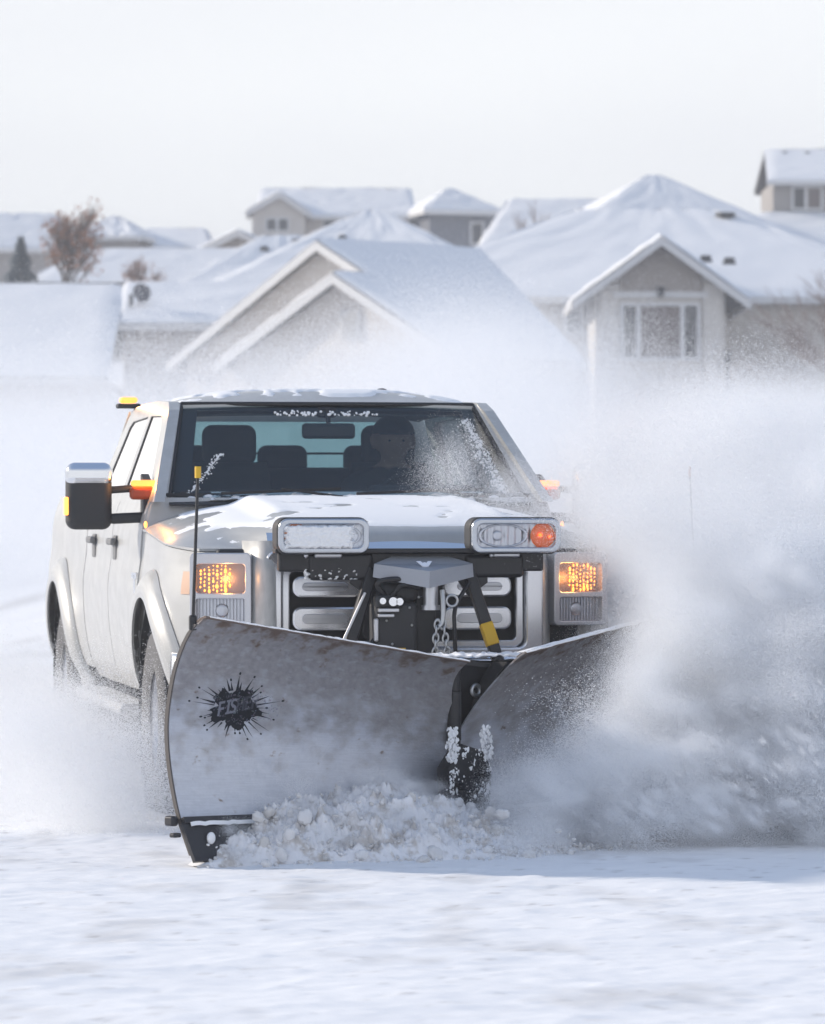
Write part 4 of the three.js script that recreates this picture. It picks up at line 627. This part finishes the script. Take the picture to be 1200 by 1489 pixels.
{ // light tower in front of the grille
  const z = 1.28;
  part('light_bar', join([rbox(1.16, 0.085, 0.05, -0.03, 1.15, z - 0.05, 0.012), rbox(1.2, 0.02, 0.09, -0.03, 1.197, z - 0.03, 0.005), rbox(0.28, 0.12, 0.04, -0.34, 1.13, z - 0.03, 0.02), rbox(0.26, 0.10, 0.04, 0.33, 1.13, z - 0.03, 0.02)]), M.blackMetal, PL);
  // centre cover: a peaked grey hood with a small winged mark
  const top = [[-0.216, 1.14], [0, 1.083], [0.235, 1.14]];
  const cv = part('centre_cover', solid([
    [[-0.12, 1.172, z - 0.02], [0.13, 1.172, z - 0.02], [0.225, 1.142, z + 0.03], [0.005, 1.112, z + 0.20], [-0.205, 1.142, z + 0.03]].reverse(),
    [[-0.205, 1.142, z + 0.03], [0.005, 1.112, z + 0.20], [0.005, 1.04, z + 0.195], [-0.21, 1.085, z + 0.028]].reverse(),
    [[0.005, 1.112, z + 0.20], [0.225, 1.142, z + 0.03], [0.23, 1.085, z + 0.028], [0.005, 1.04, z + 0.195]].reverse(),
    [[-0.21, 1.085, z + 0.028], [0.005, 1.04, z + 0.195], [0.23, 1.085, z + 0.028], [0.13, 1.085, z - 0.05], [-0.12, 1.085, z - 0.05]].reverse()]), std(0.34, 0.36, 0.40, 0.45, 0.2), PL);
  const mk = plate([[-0.033, 0.022], [-0.016, 0.022], [-0.008, 0.008], [0, 0.014], [0.008, 0.008], [0.016, 0.022], [0.033, 0.022], [0.012, -0.018], [-0.012, -0.018]], 0.003, 0.0005); const lt = Math.atan2(0.17, 0.045);
  part('emblem', mk.rotateX(-1.0).translate(0.005, 1.139, z + 0.09), std(0.85, 0.86, 0.9, 0.4), cv);
  for (const s of [-1, 1]) {
    const cx = s < 0 ? -0.428 : 0.410, cy = 1.262, W = 0.38, Hh = 0.135;
    const lamp = part('plow_light', join([plate(roundRect(W, Hh, 0.035, cx, cy), 0.10, 0.012, []).translate(0, 0, z - 0.07)]), M.plastic, PL); lamp.userData.label = s < 0 ? 'plow light whose lens is caked with snow' : 'clear plow light with round amber signal';
    const zz = z + 0.045;
    part('light_bezel', plate(roundRect(W, Hh, 0.036, cx, cy), 0.02, 0.006, [roundRect(W - 0.026, Hh - 0.024, 0.034, cx, cy)]).translate(0, 0, zz - 0.002), std(0.50, 0.53, 0.58, 0.25, 0.9), lamp);
    part('reflector', grid((u, v) => { const x = lerp(-W / 2 + 0.02, W / 2 - 0.02, u), y = lerp(-Hh / 2 + 0.01, Hh / 2 - 0.01, v); return V(cx + x, cy + y, zz + 0.001 + 0.004 * Math.sin(u * 70) * Math.sin(Math.PI * v)); }, 140, 10), M.dullChrome, lamp);
    part('bulb_bowl', join([new THREE.TorusGeometry(0.05, 0.004, 8, 40).scale(2.05, 0.95, 1).translate(cx - s * 0.055, cy, zz + 0.006), new THREE.SphereGeometry(0.022, 16, 8).scale(1, 1, 0.3).translate(cx - s * 0.08, cy, zz + 0.006)]), M.dullChrome, lamp);
    const ax = cx + s * 0.118;
    const am = part('amber_signal', new THREE.SphereGeometry(0.052, 28, 14, 0, 6.283, 0, Math.PI / 2).rotateX(Math.PI / 2).scale(1, 1, 0.3).translate(ax, cy, zz + 0.008), M.amberLens, lamp);
    part('signal_back', new THREE.CircleGeometry(0.054, 28).translate(ax, cy, zz + 0.0065), std(0.75, 0.25, 0.03, 0.35, 0.3), am);
    part('signal_bulb', join([ball(0.009, ax - 0.012, cy + 0.002, zz + 0.014), ball(0.006, ax + 0.03, cy - 0.005, zz + 0.012), ...(s < 0 ? [ball(0.007, ax - 0.01, cy - 0.04, zz + 0.014), ball(0.007, ax + 0.005, cy - 0.042, zz + 0.014), ball(0.006, ax - 0.04, cy - 0.01, zz + 0.012)] : [])]), M.amberGlow, am);
    part('light_lens', grid((u, v) => { const x = u * 2 - 1, y = v * 2 - 1; return V(cx + x * (W / 2 - 0.014), cy + y * (Hh / 2 - 0.013), zz + 0.022 + 0.012 * (1 - x * x) * (1 - y * y)); }, 20, 10), M.clearLens, lamp);
    part('light_foot', join([rbox(0.12, 0.03, 0.05, cx - s * 0.03, 1.182, z - 0.02, 0.01), ball(0.011, cx + (s < 0 ? -0.07 : -0.10), 1.178, z + 0.02)]), M.dullChrome, lamp);
    if (s < 0) { // snow packed over the lens: dips behind the glass at its ragged rim
      part('lens_snow', grid((u, v) => { const x = lerp(-0.175, 0.175, u), y = lerp(-0.056, 0.052, v), k = fbm(x * 30, y * 34 + 3, 4), e = Math.max(Math.abs(x + 0.02) / 0.158, Math.abs(y + 0.004) / 0.052), rim = smooth(e + 0.16 * k, 1.0, 0.82); return V(cx + x, cy + y, zz + 0.004 + 0.04 * rim + 0.006 * k); }, 110, 50), frost, lamp);
    }
    // slanting lift arms either side
    const arm = part('tower_leg', beam(V(s < 0 ? -0.20 : 0.215, 1.12, z - 0.03), V(s < 0 ? -0.40 : 0.385, 0.55, z + 0.08), 0.05, 0.05, 0.008, V(0, 0, 1)), M.blackMetal, PL);
    if (s > 0) part('yellow_band', beam(V(0.2847, 0.885, z + 0.0165), V(0.3133, 0.79, z + 0.035), 0.055, 0.056, 0.006, V(0, 0, 1)), M.yellow, arm);
    else part('leg_edge', beam(V(-0.245, 1.02, z + 0.04), V(-0.40, 0.70, z + 0.08), 0.012, 0.012, 0.004, V(0, 0, 1)), M.dullChrome, arm);
    part('tower_gusset', plate([[s * 0.14, 1.12], [s * 0.30, 1.12], [s * 0.30, 1.06], [s * 0.22, 1.0]], 0.02, 0.002).translate(0, 0, z - 0.045), M.blackMetal, PL);
    part('push_arm', beam(V(s * 0.42, 0.42, 0.7), V(s * 0.1, 0.30, 1.85), 0.09, 0.09, 0.012), M.blackMetal, PL);
    part('angle_ram', join([bar(V(s * 0.35, 0.5, 1.2), V(s * 0.5, 0.45, s < 0 ? 1.7 : 1.32), 0.035), bar(V(s * 0.5, 0.45, s < 0 ? 1.7 : 1.32), V(s * 0.6, 0.44, s < 0 ? 2.0 : 1.36), 0.02)]), M.blackMetal, PL);
  }
  part('light_bar_snow', grid((u, v) => { const x = lerp(-0.50, -0.27, u), k = fbm(u * 6, v * 2, 4) - 0.25 * v; return V(x, lerp(1.075, 1.13, v), z - 0.022 + clamp((k - 0.02) * 0.05, -0.02, 0.022)); }, 80, 20), frost, PL);
  // hydraulic unit
  const hy = part('hydraulic_unit', join([rbox(0.19, 0.22, 0.16, -0.115, 0.87, z, 0.025, 3), rbox(0.17, 0.08, 0.13, -0.10, 1.02, z, 0.03, 3), rbox(0.12, 0.06, 0.14, -0.15, 0.98, z + 0.03, 0.02, 3)]), M.plastic, PL);
  part('valve_knob', join([[-0.185, 0.985, 0.014], [-0.14, 0.982, 0.019], [-0.112, 0.982, 0.016]].map(([x, y, r]) => new THREE.CylinderGeometry(r, r, 0.05, 16).rotateX(Math.PI / 2).translate(x, y, z + 0.11))), M.chrome, hy);
  part('manifold', join([rbox(0.09, 0.016, 0.05, -0.155, 0.945, z + 0.09, 0.004), rbox(0.07, 0.014, 0.05, -0.165, 0.922, z + 0.085, 0.004), rbox(0.02, 0.10, 0.03, -0.205, 0.86, z + 0.08, 0.008)]), M.dullChrome, hy);
  part('cover_bolt', join([[-0.06, 0.955], [-0.16, 0.9], [-0.05, 0.88], [-0.02, 1.0], [-0.135, 0.80]].map(([x, y]) => ball(0.006, x, y, z + 0.082, 8))), M.steel, hy);
  part('warning_sticker', box(0.055, 0.022, 0.004, -0.105, 0.772, z + 0.083), M.yellow, hy);
  part('hose', join([tube([V(-0.16, 1.0, z + 0.06), V(-0.2, 1.06, z + 0.09), V(-0.08, 1.075, z + 0.1), V(0.02, 1.03, z + 0.06)], 0.012, 30), tube([V(-0.2, 0.83, z + 0.06), V(-0.26, 0.76, z + 0.1), V(-0.3, 0.7, z + 0.1)], 0.011, 20), tube([V(-0.14, 1.0, z + 0.08), V(-0.1, 1.05, z + 0.12), V(-0.02, 1.04, z + 0.09)], 0.01, 20)]), M.black, PL);
  part('lift_ram', join([new THREE.CylinderGeometry(0.032, 0.032, 0.11, 20).translate(0.03, 1.005, z + 0.09), new THREE.CylinderGeometry(0.04, 0.04, 0.02, 20).translate(0.03, 0.955, z + 0.09)]), M.dullChrome, PL);
  part('ram_post', rbox(0.09, 0.4, 0.06, 0.02, 0.80, z + 0.0, 0.01), M.blackMetal, PL);
  part('chain_hook', join([tube([V(0.075, 1.03, z + 0.12), V(0.075, 0.96, z + 0.14), V(0.068, 0.89, z + 0.15), V(0.055, 0.875, z + 0.15)], 0.011, 20), new THREE.TorusGeometry(0.024, 0.006, 8, 20).translate(0.115, 0.985, z + 0.13)]), M.steel, PL);
  for (const [x0, x1] of [[0.048, 0.026], [0.072, 0.094]]) {
    const ch = new THREE.Group(); ch.name = 'lift_chain'; PL.add(ch);
    const link = new THREE.TorusGeometry(0.0125, 0.0046, 7, 16).scale(1, 1.55, 1);
    for (let k = 0; k < 10; k++) { const t = k / 9, m = part('chain_link', link, M.steel, ch); m.position.set(lerp(x0, x1, Math.pow(t, 0.6)), 0.885 - k * 0.0295, z + 0.15 + 0.05 * t); m.rotation.y = k % 2 ? 1.35 : 0.15; m.rotation.z = (k % 2 ? 0.1 : -0.08); }
  }
  part('cable', tube([V(0.21, 1.06, z + 0.02), V(0.135, 0.95, z + 0.1), V(0.13, 0.87, z + 0.11), V(0.14, 0.7, z + 0.1)], 0.009, 24), M.black, PL);
}
// ---------------------------------------------------------------- snow in front of the blade
const toWorld = (p) => p.clone().applyAxisAngle(V(0, 1, 0), TYAW).add(V(...TPOS));
const G6 = (R) => { let s = 0; for (let i = 0; i < 6; i++) s += R(); return s - 3; };   // bell-shaped, spread about 0.7
const pileMat = new THREE.MeshStandardMaterial({ vertexColors: true, roughness: 0.95 }), crumbMat = std(0.84, 0.83, 0.83, 0.95), spare = V(0, 0, 0);
const pileH = spline([[-0.95, 0.02], [-0.4, 0.05], [0, 0.11], [0.2, 0.17], [0.45, 0.235], [0.72, 0.225], [1.07, 0.16], [1.37, 0.07], [1.5, 0.0], [1.6, -0.04]]);   // along the near wing from the hinge
const pileW = spline([[-0.95, 0.55], [-0.4, 0.62], [0, 0.66], [0.5, 0.50], [1.0, 0.26], [1.4, 0.06], [1.6, 0.02]]);
function pileAt(s, t) { // t = 0 on the blade, 1 at the front toe; world coordinates
  const w = s >= 0 ? wing.left : wing.right, b = HINGE.clone().addScaledVector(w.dir, Math.abs(s)).addScaledVector(w.n, 0.05);
  const q = toWorld(b), wdt = pileW(s) + 0.12; q.z += (t * wdt) * 0.94; q.x += t * wdt * 0.30;
  const prof = Math.pow(Math.max(0, 1 - t), 0.62) * (0.85 + 0.35 * Math.sin(Math.PI * Math.min(1, t * 1.1)));
  let h = pileH(s) * prof; h += (0.07 * fbm(q.x * 5, q.z * 5, 3) + 0.045 * Math.abs(fbm(q.x * 13, q.z * 13 + q.y, 3)) + 0.012 * fbm(q.x * 50, q.z * 50, 2)) * smooth(h, 0.0, 0.08) - 0.015 * smooth(t, 0.9, 1);
  q.y = h + 0.005; return q;
}
const pileG = grid((u, v) => pileAt(lerp(1.52, -0.95, u), v), 420, 130);
{ const P = pileG.attributes.position, c = new Float32Array(P.count * 3); for (let i = 0; i < P.count; i++) { const x = P.getX(i), y = P.getY(i), z = P.getZ(i), k = smooth(fbm3(x * 6, y * 9, z * 6, 4) + 0.3 * fbm3(x * 30, y * 30, z * 30, 2), -0.05, 0.5) * 0.42; c.set([0.86 - k * 0.72, 0.855 - k * 0.8, 0.87 - k * 0.92], i * 3); } pileG.setAttribute('color', new THREE.BufferAttribute(c, 3)); }
top('snow_pile', pileG, pileMat, 'churned grey-white snow pile rolling in front of the blade', 'snow pile');
{ // clods and crumbs on the pile
  const R = rng(21), base = [1, 2, 3].map((k) => { const g = mergeVertices(new THREE.IcosahedronGeometry(1, 2).deleteAttribute('normal').deleteAttribute('uv')), p = g.attributes.position, q = V(0, 0, 0); for (let i = 0; i < p.count; i++) { q.fromBufferAttribute(p, i); const f = 1 + 0.5 * fbm3(q.x * 1.5 + k * 9, q.y * 1.5, q.z * 1.5, 4); p.setXYZ(i, q.x * f, q.y * f * 0.85, q.z * f); } g.computeVertexNormals(); return g; });
  base.forEach((g, i) => {
    const n = 600, im = new THREE.InstancedMesh(g, crumbMat, n), m = new THREE.Matrix4(), q = new THREE.Quaternion(), e = new THREE.Euler(); im.name = numbered('snow_crumbs'); im.castShadow = im.receiveShadow = true;
    for (let k = 0; k < n; k++) {
      const s = lerp(1.46, -0.7, Math.pow(R(), 0.9)), t = Math.pow(R(), 0.8) * 1.06, p = pileAt(s, Math.min(t, 1)), r = k < 16 ? 0.016 + 0.016 * R() : 0.002 + 0.011 * Math.pow(R(), 3);
      p.y = Math.max(p.y, 0.0) + r * 0.35; p.x += 0.03 * G6(R); if (t > 1) p.z += 0.1 * R(); if (R() < 0.1) p.y += 0.10 * R() * R();
      m.compose(p, q.setFromEuler(e.set(R() * 6, R() * 6, R() * 6)), spare.set(r * (0.7 + 0.9 * R()), r * (0.6 + 0.4 * R()), r)); im.setMatrixAt(k, m); const t2 = 1 - 0.25 * Math.pow(R(), 2); im.setColorAt(k, new THREE.Color().setRGB(t2, t2 * lerp(1, 0.96, 1 - t2), t2 * lerp(1, 0.85, 1 - t2)));
    }
    im.userData = { label: 'loose snow clods and crumbs tumbling over the pile', category: 'snow', kind: 'stuff' }; scene.add(im);
  });
}
// ---------------------------------------------------------------- airborne snow: puffs, each thousands of tiny flat flakes
const flakeMat = phys(0.955, 0.965, 0.982, 1, 0, { transmission: 0.44, thickness: 0, specularIntensity: 0 });
function puffGeometry(seed, N, r) {
  const R = rng(seed), p = new Float32Array(N * 9), n = V(0, 0, 0), a = V(0, 0, 0), b = V(0, 0, 0);
  for (let k = 0; k < N; k++) {
    const x = G6(R) * 0.42, y = G6(R) * 0.42, z = G6(R) * 0.42, rr = r * (0.6 + 0.8 * R()), h = R() * 2 - 1, ph = R() * 6.283, c = Math.sqrt(1 - h * h);
    n.set(c * Math.cos(ph), h, c * Math.sin(ph)); a.set(n.y, n.z, -n.x).cross(n).normalize(); b.copy(n).cross(a);
    for (let v = 0; v < 3; v++) { const t = v * 2.094 + R() * 0.8, cs = rr * Math.cos(t), sn = rr * Math.sin(t); p.set([x + a.x * cs + b.x * sn, y + a.y * cs + b.y * sn, z + a.z * cs + b.z * sn], k * 9 + v * 3); }
  }
  const g = new THREE.BufferGeometry(); g.setAttribute('position', new THREE.BufferAttribute(p, 3)); g.computeVertexNormals(); return g;
}
const fine = [puffGeometry(101, 10000, 0.0072), puffGeometry(102, 10000, 0.0072)], broad = [puffGeometry(104, 52000, 0.0035)];
function airborne(name, label, seed, count, geos, place) {
  const R = rng(seed), lists = geos.map(() => []), q = new THREE.Quaternion(), e = new THREE.Euler();
  for (let k = 0; k < count; k++) { const o = place(R, k); if (!o) continue; const [x, y, z, s, sx = 1, tilt = 0] = o; const m = new THREE.Matrix4().compose(V(x, y, z), q.setFromEuler(e.set((R() - 0.5) * 0.5, (R() - 0.5) * 0.9, tilt)), V(s * sx, s, s)).multiply(new THREE.Matrix4().makeRotationX(R() * 6.283)); lists[k % geos.length].push(m); }
  geos.forEach((g, i) => { const im = new THREE.InstancedMesh(g, flakeMat, lists[i].length); lists[i].forEach((m, k) => im.setMatrixAt(k, m)); im.name = numbered(name); im.castShadow = im.receiveShadow = true; im.userData = { label, category: 'snow', kind: 'stuff' }; scene.add(im); });
}
const mist = [puffGeometry(106, 190000, 0.00142)];
// dense spray rolling off the far wing to the right
airborne('snow_spray', 'dense spray of snow curling off the far blade wing', 301, 640, fine, (R) => {
  const t = Math.pow(R(), 0.75), x = 0.30 + 2.3 * t, hi = lerp(0.30, 1.3, smooth(t, 0.05, 0.6)), y = Math.pow(R(), 1.1) * hi + 0.03, left = 0.24 + 0.46 * y;
  if (x < left) return null; const s = 0.05 + 0.20 * R() * R() + 0.06 * t;
  return [x, y, 2.2 - 0.35 * t + 0.30 * G6(R), s, 1.0 + 1.3 * R(), -0.5 + 0.9 * R() - 0.4 * t];
});
airborne('snow_clump', 'small flying clumps streaking through the dense spray', 306, 420, fine, (R) => {
  const t = R(), a = lerp(1.15, 0.2, R()), x = 0.42 + 0.25 * R() + (0.25 + 1.6 * t) * 0.9, y = 0.06 + (0.25 + 1.5 * t) * 0.62 * Math.sin(a) * R() + 0.12 * R(), s = 0.012 + 0.035 * R() * R();
  return [x, y, 2.35 + 0.28 * G6(R), s, 1.4 + 2.0 * R(), -0.9 + 0.5 * R()];
});
// bright cloud above and behind it: thick snow-laden hearts wrapped in loose flakes
const heartMat = std(0.95, 0.955, 0.965, 1);
function hearts(name, label, list) {
  const g = list.map(([x, y, z, rx, ry, rz], k) => { const b = mergeVertices(new THREE.IcosahedronGeometry(1, 24).deleteAttribute('normal').deleteAttribute('uv')), p = b.attributes.position, q = V(0, 0, 0); for (let i = 0; i < p.count; i++) { q.fromBufferAttribute(p, i); const f = 1 + 0.42 * fbm3(q.x * 1.5 + k * 7, q.y * 1.5, q.z * 1.5, 5) + 0.05 * n3(q.x * 22, q.y * 22, q.z * 22 + k); p.setXYZ(i, x + q.x * f * rx, y + q.y * f * ry, z + q.z * f * rz); } b.computeVertexNormals(); return b; });
  const m = top(name, mergeGeometries(g), heartMat, label, 'snow', 'stuff'); return m;
}
hearts('snow_cloud', 'thick white heart of the snow cloud right of the truck', [[1.75, 1.12, -0.9, 0.5, 0.42, 0.6], [2.35, 1.2, -0.7, 0.6, 0.45, 0.7], [1.55, 0.75, 0.1, 0.34, 0.4, 0.45], [2.1, 0.75, 0.5, 0.5, 0.5, 0.5], [2.7, 0.9, 0.2, 0.5, 0.55, 0.6], [1.75, 0.3, 1.35, 0.40, 0.26, 0.35], [2.3, 0.35, 1.3, 0.45, 0.36, 0.4], [1.35, 1.15, -2.6, 0.5, 0.42, 0.8]]);
airborne('snow_cloud', 'bright cloud of airborne snow rising right of the truck', 302, 170, broad, (R) => {
  const x = 0.66 + 2.4 * R(), y = 0.65 + 1.12 * R() + 0.05 * (x - 0.7), z = 2.2 - 4.6 * R(), s = 0.2 + 0.3 * R();
  if (x < 0.70 + 0.45 * Math.max(0, 1.25 - y) + 0.5 * s || y + 0.22 * s > 2.02) return null; return [x - 0.03 * z, y, z, s, 1.3];
});
airborne('snow_cloud', 'bright curl of snow hiding the outer end of the far wing', 312, 36, broad, (R) => [0.90 + 0.5 * R(), 0.5 + 0.75 * R(), 1.3 + 0.9 * R(), 0.16 + 0.16 * R(), 1.2]);
airborne('snow_cloud', 'white upper edge of the snow cloud, drifting up at far right', 313, 75, broad, (R) => { const near = R() < 0.4; return near ? [1.0 + 1.2 * R(), 1.0 + 0.4 * R(), 1.2 + 1.0 * R(), 0.16 + 0.2 * R(), 1.3] : [0.95 + 1.9 * R(), 1.42 + 0.42 * R(), 0.8 - 3.2 * R(), 0.2 + 0.22 * R(), 1.5]; });
// long drift of blown snow behind the truck, hiding the foot of the houses
airborne('blowing_snow', 'long bank of blown snow behind the truck hiding the house walls', 303, 105, mist, (R) => { const z = -7 - 24 * R(), w = (20 - z) * 0.12, x = (R() * 2 - 1) * w, s = 0.7 + 0.9 * R(), hi = 1.43 + (20 - z) * (lerp(0.013, 0.040, Math.pow(R(), 1.3)) - 0.013 * smooth(x / w, 0.2, 0.6)) - 0.2 * s; return [x, hi * Math.pow(R(), 0.25), z, s, 1.6]; });
// thin veil along the near flank and wheels
airborne('drifting_snow', 'thin veil of drifting snow along the truck flank and wheels', 304, 62, broad, (R) => { const z = 1.6 - 7.2 * R(), x = -1.42 + 0.17 * z - 0.5 * R(), y = 0.01 + 0.5 * Math.pow(R(), 2.0); return [x, y, z, 0.22 + 0.3 * R(), 1.6]; });
airborne('snow_dust', 'powdery dust hanging over the churned pile', 307, 140, fine, (R) => { const p = pileAt(lerp(1.35, -0.7, R()), R()); return [p.x, p.y + 0.005 + 0.05 * R(), p.z, 0.025 + 0.06 * R(), 1.5]; });
// wisps over bonnet, windscreen and tower
airborne('snow_wisp', 'faint wisps of snow blowing across the windscreen and hood', 305, 12, broad, (R) => { const x = 0.1 + 0.8 * Math.pow(R(), 0.7); return [x, 1.22 + 0.45 * R(), -0.1 + 0.7 * R(), 0.18 + 0.2 * R(), 1.2, 1.1]; });

renderer.render(scene, camera);
